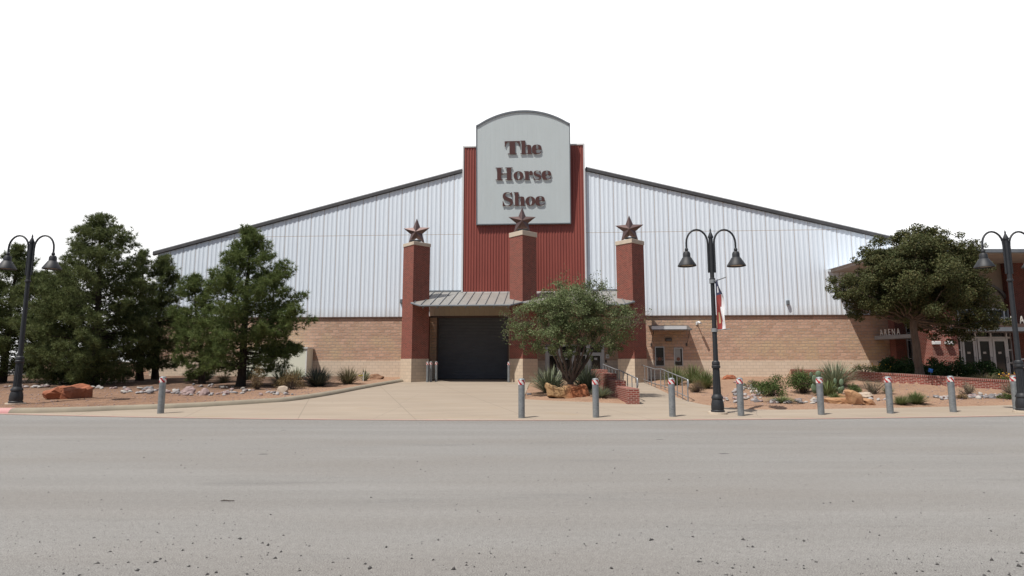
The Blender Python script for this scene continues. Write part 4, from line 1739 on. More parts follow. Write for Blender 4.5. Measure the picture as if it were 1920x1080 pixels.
# ------------------------------------------------------------------ street lamps
def make_lamp():
    e = empty('street_lamp')
    b = MB()
    b.lathe([(.30, -.02), (.30, .05)], 20)
    b.build('footing', M['coping'], e)
    b = MB()
    b.lathe([(.215, .05), (.215, .10), (.195, .12), (.205, .16), (.20, .30), (.175, .42), (.165, .46), (.185, .48), (.185, .53), (.15, .58), (.135, .62)], 28)
    b.build('pedestal', M['lamp_black'], e, smooth=True)
    b = MB()
    n = 32
    vs, fs = [], []
    for z, r in ((.62, .128), (1.45, .108)):
        for k in range(n):
            a = 2 * math.pi * k / n
            rr = r * (1 if k % 2 else .90)
            vs.append((rr * math.cos(a), rr * math.sin(a), z))
    for k in range(n):
        fs.append((k, (k + 1) % n, n + (k + 1) % n, n + k))
    b.add(vs, fs)
    b.lathe([(.108, 1.45), (.135, 1.47), (.14, 1.53), (.12, 1.55), (.128, 1.60), (.12, 1.66), (.09, 1.70)], 24)
    b.build('fluted_shaft', M['lamp_black'], e)
    b = MB()
    b.lathe([(.080, 1.70), (.066, 4.35), (.095, 4.37), (.095, 4.42), (.07, 4.44), (.068, 5.85)], 20)
    b.lathe([(.085, 5.80), (.09, 5.84), (.03, 6.00), (.022, 6.02), (.03, 6.05), (.004, 6.14)], 16)
    b.build('pole', M['lamp_black'], e, smooth=True)
    for s_ in (-1, 1):
        b = MB()
        pts = [(s_ * .105, 0, 4.62), (s_ * .105, 0, 5.45)]
        for k in range(1, 13):
            a = math.pi * k / 12
            pts.append((s_ * (.105 + .36 * (1 - math.cos(a))), 0, 5.62 + .46 * math.sin(a)))
        pts[1] = (s_ * .105, 0, 5.60)
        pts.append((s_ * .825, 0, 5.44))
        b.tube(pts, .032, 10)
        b.box(min(s_ * .065, s_ * .10), max(s_ * .065, s_ * .10), -.02, .02, 4.62, 5.55)
        b.build('gooseneck_arm', M['lamp_black'], e, smooth=True)
        b = MB()
        b.lathe([(.035, 5.46), (.055, 5.42), (.06, 5.38), (.04, 5.34), (.09, 5.33), (.12, 5.27), (.125, 5.14), (.15, 5.12), (.30, 4.87), (.305, 4.84), (.29, 4.835), (.14, 5.08)], 28, (s_ * .825, 0, 0), cap=False)
        sh = b.build('lamp_shade', M['lamp_black'], e, smooth=True)
        b = MB()
        b.lathe([(.20, 4.868), (.225, 4.90)], 24, (s_ * .825, 0, 0))
        b.build('lamp_lens', M['lens'], sh)
    return e


lamp = make_lamp()
lp = at(1346, 772, 19.9)
lamp.location = (lp.x, lp.y, plane_z(lp.y) + .01)
tag(lamp, 'black double gooseneck street lamp carrying a red white and blue banner', 'street lamp', 'black street lamps')
p = onT(29, 757)
l2 = dup(lamp, loc=(p.x, p.y, p.z - .02))
tag(l2, 'black double gooseneck street lamp beside the red boulder and pines', 'street lamp', 'black street lamps')
q = at(1919, 766, 20.3)
l3 = dup(lamp, loc=(q.x, q.y, plane_z(q.y) + .02))
tag(l3, 'black double gooseneck street lamp before the brick arena entrance', 'street lamp', 'black street lamps')

# banner on the middle lamp
bn = empty('banner', loc=lamp.location, label='narrow twisted banner in blue, red and white hanging from the lamp post', cat='banner')
bz0, bz1 = 2.72, 4.30
b = MB()
nu, nv = 10, 40
vs = []
BW = .52
for j in range(nv + 1):
    t = j / nv
    z = bz0 + (bz1 - bz0) * t
    ang = R(-80 - 8 * t) + .22 * math.sin(t * 5)
    for i in range(nu + 1):
        s_ = i / nu
        wv = .09 * math.sin(s_ * 4 + t * 6) * math.sin(math.pi * t) * s_
        pinch = 1 - .25 * math.sin(math.pi * t)
        vs.append((.10 + math.cos(ang) * s_ * BW * pinch - math.sin(ang) * wv, math.sin(ang) * s_ * BW * pinch + math.cos(ang) * wv, z + .05 * s_ * t))
fs, ms = [], []
for j in range(nv):
    for i in range(nu):
        a = j * (nu + 1) + i
        t, s_ = j / nv, i / nu
        mi = 0 if t > .68 else (2 if s_ > .55 + .35 * t else 1)
        if 0.74 < t < .86 and abs(s_ - .45) < .12 - abs(t - .8) * 1.2:
            mi = 2
        if .12 < t < .34 and .2 <= s_ < .4:
            mi = 3
        b.add([vs[a], vs[a + 1], vs[a + nu + 2], vs[a + nu + 1]], [(0, 1, 2, 3)], mi)
o = b.build('cloth', [M['flag_blue'], M['flag_red'], M['flag_white'], M['flag_tan']], bn, smooth=False, fixn=False)
for z, ang in ((bz1 + .02, R(-80)), (bz0 - .02, R(-74))):
    b = MB()
    b.tube([(.04, 0, z), (.1 + math.cos(ang) * .68, math.sin(ang) * .68, z + (.05 if z > 4 else 0))], .016, 6)
    b.lathe([(.10, -.06), (.10, .06)], 14, (0, 0, z), cap=False)
    b.build('banner_arm', M['rail'], bn)


# ------------------------------------------------------------------ rocks
def rock_mesh(name, seed, sx, sy, sz, rough=.28, sub=3, flat=.25, boxy=False):
    bm = bmesh.new()
    bmesh.ops.create_icosphere(bm, subdivisions=sub, radius=1)
    rnd = random.Random(seed)
    pl_ = [(Vector((rnd.uniform(-1, 1), rnd.uniform(-1, 1), rnd.uniform(-.4, .9))).normalized(), rnd.uniform(.50, .88) if not boxy else rnd.uniform(.78, 1.0)) for _ in range(14)]
    for v in bm.verts:
        n = v.co.normalized()
        r = 1.08 / (abs(n.x) ** 3.4 + abs(n.y) ** 3.4 + abs(n.z) ** 3.4) ** (1 / 3.4) if boxy else 1.0
        for d, k in pl_:
            c = n.dot(d)
            if c > 0.01:
                r = min(r, k / c)
        r *= 1 + rough * .55 * noise.noise(n * 1.7 + Vector((seed * 3.1, 0, 0))) + rough * .30 * noise.noise(n * 4.5 + Vector((0, seed * 1.7, 0)))
        co = n * r
        v.co = Vector((co.x * sx, co.y * sy, max(co.z, -flat) * sz))
    me = bpy.data.meshes.new(name)
    bm.to_mesh(me)
    bm.free()
    return me


def rock(name, px, py, wpx, hpx, mat, label, seed, depth=.7, cat='boulder', rough=.3, sub=4, rz=None, group=None, tilt=0):
    p = onT(px, py)
    k = p.y / FPX
    me = rock_mesh(name, seed, wpx * k / 2 * 1.12, wpx * k / 2 * depth, hpx * k / 1.36, rough, sub, boxy=True)
    me.materials.append(mat)
    o = bpy.data.objects.new(name, me)
    COL.objects.link(o)
    o.location = (p.x, p.y, p.z + hpx * k * .16)
    o.rotation_euler = (0, tilt, rz if rz is not None else random.uniform(-.3, .3))
    return tag(o, label, cat, group)




def slab_rock(outline, depth, mat, label, seed, rough=.055):
    """a boulder from its front outline (photo points), given its own depth, ragged edges and a sloping top"""
    xs_ = [p[0] for p in outline]
    yb = max(p[1] for p in outline)
    base = onT(sum(xs_) / len(xs_), yb - 1.5)
    Yd = base.y
    o2 = [at(p[0], p[1], Yd) - base for p in outline]
    ring = []
    n = len(o2)
    for i_ in range(n):
        a, c = o2[i_], o2[(i_ + 1) % n]
        m_ = max(1, int((c - a).length / .09))
        for k in range(m_):
            ring.append(a.lerp(c, k / m_))
    cz_ = sum(p.z for p in ring) / len(ring)
    cx_ = sum(p.x for p in ring) / len(ring)
    levels = [(-.50, .62, -.10), (-.46, .80, -.05), (-.36, .95, -.02), (-.12, 1.0, 0), (.15, .99, .02), (.35, .90, .03), (.48, .72, 0)]
    vs, fs = [], []
    zmin = min(p.z for p in ring)
    for d_, k_, dz_ in levels:
        for p in ring:
            q = Vector((cx_ + (p.x - cx_) * k_, d_ * depth, cz_ + (p.z - cz_) * k_ + dz_ * .5))
            if p.z < cz_:
                q.z = min(q.z, zmin + (q.z - zmin) * .45)
            nv = Vector((noise.noise(q * 2.3 + Vector((seed, 0, 0))), noise.noise(q * 2.3 + Vector((0, seed, 5))), noise.noise(q * 2.3 + Vector((9, 0, seed)))))
            n2 = Vector((noise.noise(q * 7 + Vector((seed, 3, 0))), noise.noise(q * 7 + Vector((2, seed, 5))), noise.noise(q * 7 + Vector((9, 4, seed)))))
            vs.append(q + nv * rough * 2.2 + n2 * rough)
    m_ = len(ring)
    for l_ in range(len(levels) - 1):
        for k in range(m_):
            k2 = (k + 1) % m_
            fs.append((l_ * m_ + k, l_ * m_ + k2, (l_ + 1) * m_ + k2, (l_ + 1) * m_ + k))
    for l_ in (0, len(levels) - 1):
        c_ = Vector((cx_, levels[l_][0] * depth * 1.06, cz_))
        vs.append(c_)
        for k in range(m_):
            fs.append((l_ * m_ + k, l_ * m_ + (k + 1) % m_, len(vs) - 1))
    o_ = MB().add(vs, fs).build('boulder', mat)
    o_.location = base + Vector((0, depth * .25, 0))
    return tag(o_, label, 'boulder')


slab_rock([(85, 736), (88, 732), (107, 725.5), (130, 723.5), (150, 725), (161, 729), (160, 745), (148, 748), (107, 749), (92, 746.5)], .95, M['rock_red'], 'flat topped rust red boulder on the pine bed', 3)
slab_rock([(1023, 721), (1028, 720), (1036, 723.5), (1047, 726), (1063, 723.5), (1081, 722), (1099, 721.5), (1104, 729), (1110, 746), (1072, 747), (1044, 747), (1034, 742), (1026, 735)], .85, M['rock_tan'],
          'long tan and rust boulder under the small multi stemmed tree', 12)
slab_rock([(1553, 749), (1562, 746.5), (1578, 746), (1594, 747.5), (1597, 758), (1555, 757.5)], .6, M['rock_orange'], 'low flat orange boulder left of the upright orange rock', 5, .025)
slab_rock([(1589, 733), (1592, 730), (1598, 730.5), (1613, 739.5), (1621, 758), (1608, 759.5), (1596, 759), (1593, 744)], .5, M['rock_orange'], 'upright leaning orange boulder before the bollard row', 8, .025)
slab_rock([(1619, 750), (1626, 746.5), (1633, 748.5), (1641, 758), (1632, 760), (1622, 760)], .45, M['rock_orange'], 'small orange boulder right of the upright leaning one', 9, .02)
rock('boulder', 1622, 744, 30, 9, M['rock_pale'], 'pale flat boulder just behind the leaning orange rock', 15, .7)
rock('boulder', 1575, 744, 16, 6, M['rock_orange'], 'small reddish rock behind the low flat orange boulder', 16, .7)
rock('boulder', 1368, 711, 22, 9, M['rock_red'], 'small dark red boulder against the block wall base', 17, .7)
rock('boulder', 1859, 747, 13, 10, M['stone_dark'], 'squarish dark grey boulder at the stone row end', 18, .8)
rock('boulder', 529, 736, 17, 13, M['rock_pale'], 'round pale stone near the driveway kerb', 19, .9, rough=.1)
rock('boulder', 352, 738, 22, 14, M['stone_pink'], 'pinkish grey cobble heap stone right of the lone bollard', 21, .8)
rock('boulder', 384, 741, 16, 15, M['stone_pink'], 'tall purple grey stone below the second pine trunk gap', 22, .8, rough=.12)
rock('boulder', 425, 740, 11, 8, M['stone_pink'], 'small rounded purple stone left of the nearest pine trunk', 23, .9, rough=.1)
rock('boulder', 992, 740.5, 8, 4.5, M['stone_dark'], 'small dark stone on the gravel by the middle bollard', 24, .8)
rock('boulder', 1527, 752, 13, 8, M['stone_white'], 'white angular stone left of the prickly pear bollard', 25, .8)
rock('boulder', 1419, 754, 11, 7, M['stone_dark'], 'blue grey rounded stone beside the lamp side bollard', 26, .8, rough=.1)
rock('boulder', 1448, 754, 10, 6, M['stone_pink'], 'maroon stone in the rock row below the green shrubs', 27, .8, rough=.1)

# dug soil heap by the driveway
p = onT(706, 711)
me = rock_mesh('soil_mound', 41, .62, .5, .36, .3, 4, .1)
me.materials.append(M['soil'])
o = bpy.data.objects.new('soil_mound', me)
COL.objects.link(o)
o.location = p
tag(o, 'heap of dug brown soil at the top of the driveway kerb', 'soil heap')

stones = []
rr = random.Random(5)
smats = ['stone_grey', 'stone_grey', 'stone_pink', 'stone_white', 'stone_pink', 'stone_grey', 'stone_white', 'stone_dark']
for i in range(16):
    me = rock_mesh('river_stone', 100 + i, 1, .85, .62, .16, 2, .4)
    me.materials.append(M[smats[i % 8]])
    me.polygons.foreach_set('use_smooth', [True] * len(me.polygons))
    stones.append(me)


def scatter(spec, label, group):
    for (xa, xb, ya, yb, n, s0, s1) in spec:
        for _ in range(n):
            x = rr.uniform(xa, xb)
            t = (x - xa) / max(1, xb - xa)
            y = rr.uniform(ya, yb)
            p = onT(x, y)
            s_ = rr.uniform(s0, s1) * 1.22 * p.y / FPX / 2
            o = bpy.data.objects.new('river_stone', rr.choice(stones))
            COL.objects.link(o)
            o.location = (p.x, p.y, p.z + s_ * .25)
            o.scale = (s_ * rr.uniform(.9, 1.35), s_ * rr.uniform(.8, 1.2), s_ * rr.uniform(.8, 1.15))
            o.rotation_euler = (rr.uniform(-.25, .25), rr.uniform(-.25, .25), rr.uniform(0, 6.28))
            tag(o, label, 'river stone', group)


scatter([(2, 100, 723.5, 727.5, 20, 5, 11), (165, 235, 727, 730.5, 14, 5, 12), (230, 300, 730, 738, 26, 6, 14), (300, 345, 732, 739, 12, 5, 13),
         (335, 430, 736, 742, 24, 5, 11), (430, 475, 730, 739, 14, 5, 11), (475, 552, 736, 742, 14, 5, 11), (362, 440, 722, 727, 13, 4, 8)],
        'small rounded river stone in the loose row beneath the pines', 'river stones beneath the pines')
scatter([(1378, 1432, 728, 756, 42, 6, 13), (1432, 1540, 752, 757, 34, 5, 12), (1352, 1380, 742, 757, 9, 5, 10), (1378, 1410, 716, 728, 12, 5, 9)],
        'small rounded river stone in the dry bed between lamp post and prickly pear', 'river stones in the dry bed')
scatter([(1738, 1782, 745, 750, 13, 5, 10), (1812, 1852, 740, 748, 18, 5, 11), (1862, 1885, 738, 744, 7, 4, 8), (1628, 1668, 748, 754, 9, 5, 9)],
        'small rounded river stone in the row below the brick retaining wall', 'river stones below the retaining wall')

# loose chips on the beds and on the near road: nobody could count them
def chips(name, pts, mat, label, rng):
    base = np.array([(1, 0, 0), (-.5, .8, 0), (-.5, -.8, 0), (.1, .1, .8)], dtype=np.float32)
    fc = np.array([(0, 1, 3), (1, 2, 3), (2, 0, 3), (0, 2, 1)])
    Vv, Ff = [], []
    for i, (x, y, z, s_) in enumerate(pts):
        a = rng.uniform(0, 6.28)
        c_, n_ = math.cos(a), math.sin(a)
        jit = 1 + rng.uniform(-.35, .35, (4, 3))
        q = base * jit * s_
        Vv.append(np.stack([q[:, 0] * c_ - q[:, 1] * n_ + x, q[:, 0] * n_ + q[:, 1] * c_ + y, q[:, 2] + z], 1))
        Ff.append(fc + 4 * i)
    o = np_mesh(name, np.concatenate(Vv), np.concatenate(Ff), mat)
    return tag(o, label, 'gravel', kind='stuff')


rng = np.random.default_rng(3)
pts = []
for _ in range(4200):
    y = 4.1 + 10 * rng.random() ** 2.9
    x = rng.uniform(-.95, .95) * y
    if noise.noise((x * .5, y * .9, 7.0)) < -.22:
        continue
    s_ = rng.choice([.005, .008, .012, .018, .025], p=[.46, .30, .15, .065, .025]) * (1.0 if y < 6.2 else .62)
    pts.append((x, y, .0, s_))
for _ in range(2500):
    y = rng.uniform(4.2, 7.0)
    pts.append((rng.uniform(-.95, .95) * y, y, 0, rng.uniform(.0025, .005)))
chips('road_gravel', pts, M['pebble'], 'loose dark grit scattered over the near asphalt', rng)
pts = []
while len(pts) < 2600:
    x, y = (rng.uniform(-26, -6), rng.uniform(20, 29)) if rng.random() < .55 else (rng.uniform(8, 24), rng.uniform(20, 28))
    d, ins = seg_dist(x, y, conc_poly)
    if ins or d < .35 or (x > 17 and inside(x, y, ret_poly)):
        continue
    pts.append((x, y, T(x, y), rng.uniform(.012, .045)))
chips('bed_gravel', pts, M['stone_pink'], 'loose pinkish gravel chips strewn on the planting beds', rng)

# twig on the road
p = G(425, 941, -.03)
tq = at(425, 941, 1.67 / (-(ray(425, 941).z) / ray(425, 941).y))
b = MB()
b.tube([(-.075, 0, .012), (-.02, .012, .016), (.03, -.004, .014), (.09, .012, .012)], [.005, .006, .006, .004], 6)
b.tube([(-.03, .01, .014), (-.055, .04, .02)], [.006, .003], 5)
o = b.build('twig', M['bark'])
o.location = (tq.x, tq.y, 0)
tag(o, 'short dark twig lying on the asphalt', 'twig')


# ------------------------------------------------------------------ vegetation
def unit(rng, n):
    v = rng.normal(size=(n, 3))
    return v / np.linalg.norm(v, axis=1, keepdims=True)


def needle_mesh(name, C, Dn, rng, per, Lr, w, spread, mat, parent):
    """tufts of thin needles: C tuft centres, Dn tuft directions"""
    n = len(C)
    c = np.repeat(C, per, 0)
    d = np.repeat(Dn, per, 0) * (1 - spread) + unit(rng, n * per) * spread
    d /= np.linalg.norm(d, axis=1, keepdims=True)
    l = rng.uniform(Lr[0], Lr[1], (n * per, 1))
    side = np.cross(d, unit(rng, n * per))
    side /= np.linalg.norm(side, axis=1, keepdims=True) + 1e-9
    st_ = c + d * rng.uniform(-.04, .02, (n * per, 1))
    V = np.stack([st_ - side * w / 2, st_ + side * w / 2, st_ + d * l], 1).reshape(-1, 3)
    Fq = np.arange(len(V)).reshape(-1, 3)
    return np_mesh(name, V, Fq, mat, parent)


def leaf_mesh(name, C, rng, size, mat, parent, up=.5, asp=.55, outc=None):
    n = len(C)
    nrm = unit(rng, n)
    nrm[:, 2] += up
    if outc is not None:
        o_ = C - outc
        nrm += o_ / (np.linalg.norm(o_, axis=1, keepdims=True) + 1e-6) * .5
    nrm /= np.linalg.norm(nrm, axis=1, keepdims=True)
    a = np.cross(nrm, unit(rng, n))
    a /= np.linalg.norm(a, axis=1, keepdims=True) + 1e-9
    bb = np.cross(nrm, a)
    s_ = rng.uniform(size * .65, size * 1.25, (n, 1))
    V = np.stack([C - a * s_, C - bb * s_ * asp, C + a * s_, C + bb * s_ * asp], 1).reshape(-1, 3)
    Fq = np.arange(len(V)).reshape(-1, 4)
    return np_mesh(name, V, Fq, mat, parent)


def branch_curve(a, b_, sag, n=5, rng=None, wob=.06):
    a, b_ = np.array(a), np.array(b_)
    pts = []
    L_ = np.linalg.norm(b_ - a)
    for k in range(n + 1):
        t = k / n
        p = a + (b_ - a) * t
        p = p + np.array([0, 0, sag * math.sin(math.pi * t)])
        if rng is not None and 0 < k < n:
            p = p + rng.normal(size=3) * wob * L_ * .3
        pts.append(tuple(p))
    return pts


def pine(name, px, py, ytop, prof, label, seed, mat='pine', xtop=None, clear=.08, dens=1.0, Y=None, per=19):
    """prof: list of (photo y, photo x left, photo x right) outlines of the crown"""
    rng = np.random.default_rng(seed)
    base = onT(px, py) if Y is None else Vector((at(px, py, Y).x, Y, T(at(px, py, Y).x, Y)))
    e = empty(name, loc=base, label=label, cat='pine tree', group='pines left of the driveway')
    Yb = base.y
    ztop = at(px, ytop, Yb).z - base.z
    H = ztop
    xt = at(xtop if xtop else px, ytop, Yb).x - base.x
    zz = [at(px, q[0], Yb).z - base.z for q in prof]
    ll = [at(q[1], q[0], Yb).x - base.x for q in prof]
    rr_ = [at(q[2], q[0], Yb).x - base.x for q in prof]
    o_ = np.argsort(zz)
    zz, ll, rr_ = np.array(zz)[o_], np.array(ll)[o_], np.array(rr_)[o_]
    trunk_x = lambda z: xt * (z / H) ** 1.3
    b = MB()
    n = 12
    r0 = .021 * H + .03
    pts = [(trunk_x(H * k / n) + .03 * math.sin(k * 1.7 + seed), .03 * math.cos(k * 2.1 + seed), H * .97 * k / n - (.1 if k == 0 else 0)) for k in range(n + 1)]
    rads = [r0 * (1.25 if k == 0 else 1) * (1 - k / n) ** .8 + .012 for k in range(n + 1)]
    b.tube(pts, rads, 10)
    C, Dn = [], []
    nb = int(105 * dens)
    for k in range(nb):
        t = (k + rng.uniform(0, 1)) / nb
        z = H * (clear + (1 - clear) * t ** .95)
        az = rng.uniform(0, 2 * math.pi)
        lw, rw_ = -np.interp(z, zz, ll), np.interp(z, zz, rr_)
        cx = trunk_x(z)
        lw, rw_ = max(.1, lw + cx), max(.1, rw_ - cx)
        ext = rw_ if math.cos(az) > 0 else lw
        dep = (lw + rw_) / 2
        ex, ey = math.cos(az) * ext, math.sin(az) * dep
        # keep lobes: full-length toward the outline
        f_ = rng.uniform(.80, 1.10)
        lift = .02 + .44 * t
        ln = math.hypot(ex, ey) * f_
        tip = (cx + ex * f_, ey * f_, min(z + ln * (lift - .12), H * 1.0))
        rootz = max(H * clear * .8, z - ln * .25 * (.4 + t))
        cv = branch_curve((trunk_x(rootz), 0, rootz), tip, -.05 * ln, 6, rng, .12)
        b.tube(cv, [max(.007, .030 * (1 - j / 6.5) * (1.3 - t) * min(1.2, ln / 2)) for j in range(7)], 5, cap=False)
        ntf = max(9, int(ln * 28))
        cva = np.array(cv)
        for q in range(ntf):
            s_ = rng.uniform(.22, 1.0) ** .75
            i = min(5, int(s_ * 6))
            f2 = s_ * 6 - i
            p = cva[i] * (1 - f2) + cva[i + 1] * f2
            sp = .10 + .34 * ln ** .6 * (1.12 - s_) 
            off = rng.normal(size=3) * sp * np.array([.62, .62, .42])
            p = p + off + np.array([0, 0, .06])
            dv = cva[min(6, i + 1)] - cva[i]
            dv = dv / (np.linalg.norm(dv) + 1e-6) * .6 + off / (np.linalg.norm(off) + 1e-6) * .5 + np.array([0, 0, .55])
            C.append(p)
            Dn.append(dv / np.linalg.norm(dv))
    # leader tufts
    for q in range(150):
        z = H * rng.uniform(.84, 1.0)
        C.append(np.array([trunk_x(z) + rng.normal() * .10 * (1.3 - z / H) * 4, rng.normal() * .12, z]))
        Dn.append(np.array([rng.normal() * .4, rng.normal() * .4, 1.0]))
    C, Dn = np.array(C), np.array(Dn)
    Dn /= np.linalg.norm(Dn, axis=1, keepdims=True)
    b.build('trunk', M['bark'], e, smooth=False, fixn=False)
    needle_mesh('crown', C, Dn, rng, per, (.15, .28), .024, .60, M[mat], e)
    return e


pine('pine_tree', 4, 717, 463, [(463, 30, 40), (500, 5, 62), (540, -25, 88), (600, -50, 95), (660, -55, 88), (700, -50, 70)],
     'dark pine at the far left edge behind the lamp post', 11, xtop=34, clear=.08, dens=1.35)
pine('pine_tree', 176, 721, 405, [(405, 183, 197), (425, 163, 218), (450, 148, 240), (490, 130, 252), (530, 108, 262), (580, 68, 275), (640, 56, 275), (690, 62, 262), (708, 95, 235)],
     'tallest broad pine directly behind the red boulder', 12, xtop=190, clear=.05, dens=1.6)
pine('pine_tree', 148, 712, 500, [(500, 98, 125), (535, 62, 160), (580, 42, 185), (640, 40, 200), (700, 55, 195)],
     'lower pine half hidden on the left flank of the tallest pine', 13, xtop=112, clear=.06, dens=1.1, Y=33.5)
pine('pine_tree', 290, 711, 482, [(482, 300, 314), (510, 282, 332), (545, 272, 338), (600, 250, 340), (650, 238, 335), (695, 248, 325)],
     'slender open topped pine behind the lone bollard', 14, xtop=307, clear=.1, dens=.95)
pine('pine_tree', 262, 709, 473, [(473, 262, 275), (510, 245, 290), (560, 232, 296), (620, 225, 300), (690, 228, 300)],
     'thin spired pine squeezed between tallest and slender pines', 15, xtop=268, clear=.1, dens=.6, Y=36)
pine('pine_tree', 380, 712, 518, [(518, 355, 367), (545, 335, 392), (590, 325, 405), (640, 325, 405), (690, 338, 398)],
     'short bushy pine tucked behind the nearest pine', 16, 'pine2', xtop=361, clear=.06, dens=.75, Y=33)
pine('pine_tree', 452, 724, 430, [(430, 462, 478), (455, 437, 492), (480, 432, 508), (505, 405, 538), (540, 396, 552), (575, 385, 572), (595, 375, 578), (620, 372, 566), (655, 385, 560), (690, 395, 530)],
     'well formed pine nearest the driveway with bare lower trunk', 17, 'pine2', xtop=470, clear=.12, dens=1.25)


def broadleaf(name, base, lobes, label, cat, seed, leafm, barkm, nleaf, size, trunk_h, trunk_r, stems=1, gap=.62, twigs=0, shell=.5, up=.5, lean=(0, 0), group=None, clump=.16):
    """lobes: world (x, y, z, r, weight) relative to base"""
    rng = np.random.default_rng(seed)
    e = empty(name, loc=base, label=label, cat=cat, group=group)
    b = MB()
    clumps = []
    wsum = sum(l[3] ** 2 * l[4] for l in lobes)
    ncl = int(420)
    for (x, y, z, r, w) in lobes:
        k = max(4, int(ncl * r * r * w / wsum))
        d = unit(rng, k)
        rad_ = r * rng.uniform(shell, 1.0, (k, 1)) ** .6
        c = np.array([x, y, z]) + d * rad_ * np.array([1, 1, .85])
        for q in c:
            clumps.append((q, r * rng.uniform(.15, .31) * (clump / .16)))
    # trunk and limbs
    tops = []
    if stems == 1:
        top = np.array([lean[0], lean[1], trunk_h])
        n = 7
        pts = [(lean[0] * (k / n) ** 1.5 + .02 * math.sin(k * 2.0), lean[1] * k / n, trunk_h * k / n - (.15 if k == 0 else 0)) for k in range(n + 1)]
        b.tube(pts, [trunk_r * (1.35 if k == 0 else 1.0 - .25 * k / n) for k in range(n + 1)], 12)
        tops = [(top, trunk_r * .62)]
    else:
        for k in range(stems):
            a = 2 * math.pi * k / stems + rng.uniform(-.2, .2)
            rad_ = trunk_h * rng.uniform(.35, .9)
            top = np.array([math.cos(a) * rad_ + lean[0], math.sin(a) * rad_ * .8, trunk_h * rng.uniform(1.5, 1.9)])
            cv = branch_curve((math.cos(a) * .07, math.sin(a) * .07, trunk_h * .45), top, -.10, 6, rng, .06)
            cv = [(math.cos(a) * .05, math.sin(a) * .05, -.1)] + cv
            b.tube(cv, [trunk_r * .95, trunk_r * .62] + [trunk_r * (.55 - .06 * j) for j in range(6)], 8)
            tops.append((top, trunk_r * .26))
        b.tube([(0, 0, -.15), (0, 0, trunk_h * .3), (0.02, 0, trunk_h * .62)], [trunk_r * 1.5, trunk_r * 1.25, trunk_r * 1.0], 12)
    cl = list(clumps)
    rng.shuffle(cl)
    for q, r_ in cl[:90]:
        tp, tr_ = min(tops, key=lambda t_: np.linalg.norm((q - t_[0]) * np.array([1, 1, .6])))
        ln = np.linalg.norm(q - tp)
        cv = branch_curve(tp, q, -.06 * ln, 5, rng, .10)
        b.tube(cv, [max(.006, tr_ * (.55 - .1 * j) * min(1, ln / 2)) for j in range(6)], 5, cap=False)
    if twigs:
        for q, r_ in cl[:twigs]:
            for _ in range(5):
                d = unit(rng, 1)[0] * np.array([1, 1, .7])
                d[2] += .3
                t_ = q + d * r_ * 1.5
                b.tube([tuple(q), tuple((q + t_) / 2 + rng.normal(size=3) * .04), tuple(t_)], [.007, .005, .003], 3, cap=False)
    b.build('trunk', barkm, e, fixn=False)
    rs = np.array([c[1] for c in clumps])
    pr = rs ** 2 / (rs ** 2).sum()
    idx = rng.choice(len(clumps), nleaf, p=pr)
    cc = np.array([c[0] for c in clumps])[idx]
    d = unit(rng, nleaf)
    C = cc + d * (rs[idx][:, None] * rng.uniform(.25, 1.0, (nleaf, 1)) ** gap) * np.array([1, 1, .75])
    cen = np.array([np.mean([l[0] for l in lobes]), np.mean([l[1] for l in lobes]), np.mean([l[2] for l in lobes]) - .5])
    leaf_mesh('crown', C, rng, size, leafm, e, up=up, outc=cen)
    return e


def lob(base, px, py, rpx, dy=0.0, w=1.0):
    p = at(px, py, base.y + dy) - base
    return (p.x, dy, p.z, rpx * base.y / FPX, w)


# small multi-stemmed tree in the middle
tb = onT(1070, 741)
tb.y += 0.0
lo = [lob(tb, 1075, 590, 66), lob(tb, 1015, 606, 54, -.3), lob(tb, 1140, 604, 54, .2), lob(tb, 1075, 572, 52, -.9), lob(tb, 1080, 578, 52, .9),
      lob(tb, 980, 618, 32, 0, .9), lob(tb, 1172, 625, 26, 0, .7), lob(tb, 1045, 556, 36, 0), lob(tb, 1105, 556, 36), lob(tb, 995, 640, 27, -.2), lob(tb, 1135, 640, 34, -.2), lob(tb, 1065, 640, 36, -.6),
      lob(tb, 1030, 640, 30, .3), lob(tb, 1160, 640, 22, .3), lob(tb, 968, 640, 16, 0), lob(tb, 1050, 655, 28, -.3, 1.3), lob(tb, 1100, 655, 28, -.4, 1.3), lob(tb, 1015, 648, 24, .2, 1.2), lob(tb, 1150, 648, 24, .2, 1.2)]
tr = broadleaf('small_tree', tb, lo, 'small multi stemmed round tree behind the long tan boulder', 'tree', 31, M['elm'], M['bark_stem'], 36000, .043, 1.25, .115, stems=14, twigs=80, shell=.35)
# sparse, half-bare upper right and right flank
rng = np.random.default_rng(77)
bt = MB()
C = []
for (px, py, sp, nb_) in ((1125, 545, 22, 46), (1180, 597, 17, 90), (968, 598, 14, 34), (1090, 540, 20, 30), (1045, 548, 22, 24), (962, 625, 12, 18)):
    for _ in range(nb_):
        c = np.array(at(px + rng.normal() * sp, py + rng.normal() * sp * .7, tb.y + rng.normal() * .5) - tb)
        tgt = np.array([c[0] * .88, c[1] * .9, max(1.5, c[2] - .22)])
        mid = (c + tgt) / 2 + rng.normal(size=3) * .08
        bt.tube([tuple(tgt), tuple(mid), tuple(c)], [.007, .005, .003], 3, cap=False)
        for _k in range(3):
            t_ = c + rng.normal(size=3) * .14
            bt.tube([tuple(mid * .3 + c * .7), tuple(t_)], [.005, .002], 3, cap=False)
        m_ = 9 if px < 1170 else 3
        for _k in range(m_):
            C.append(c + rng.normal(size=3) * .11)
bt.build('bare_twigs', M['twig'], tr, fixn=False)
leaf_mesh('sparse_leaves', np.array(C), rng, .04, M['elm'], tr, up=.4)

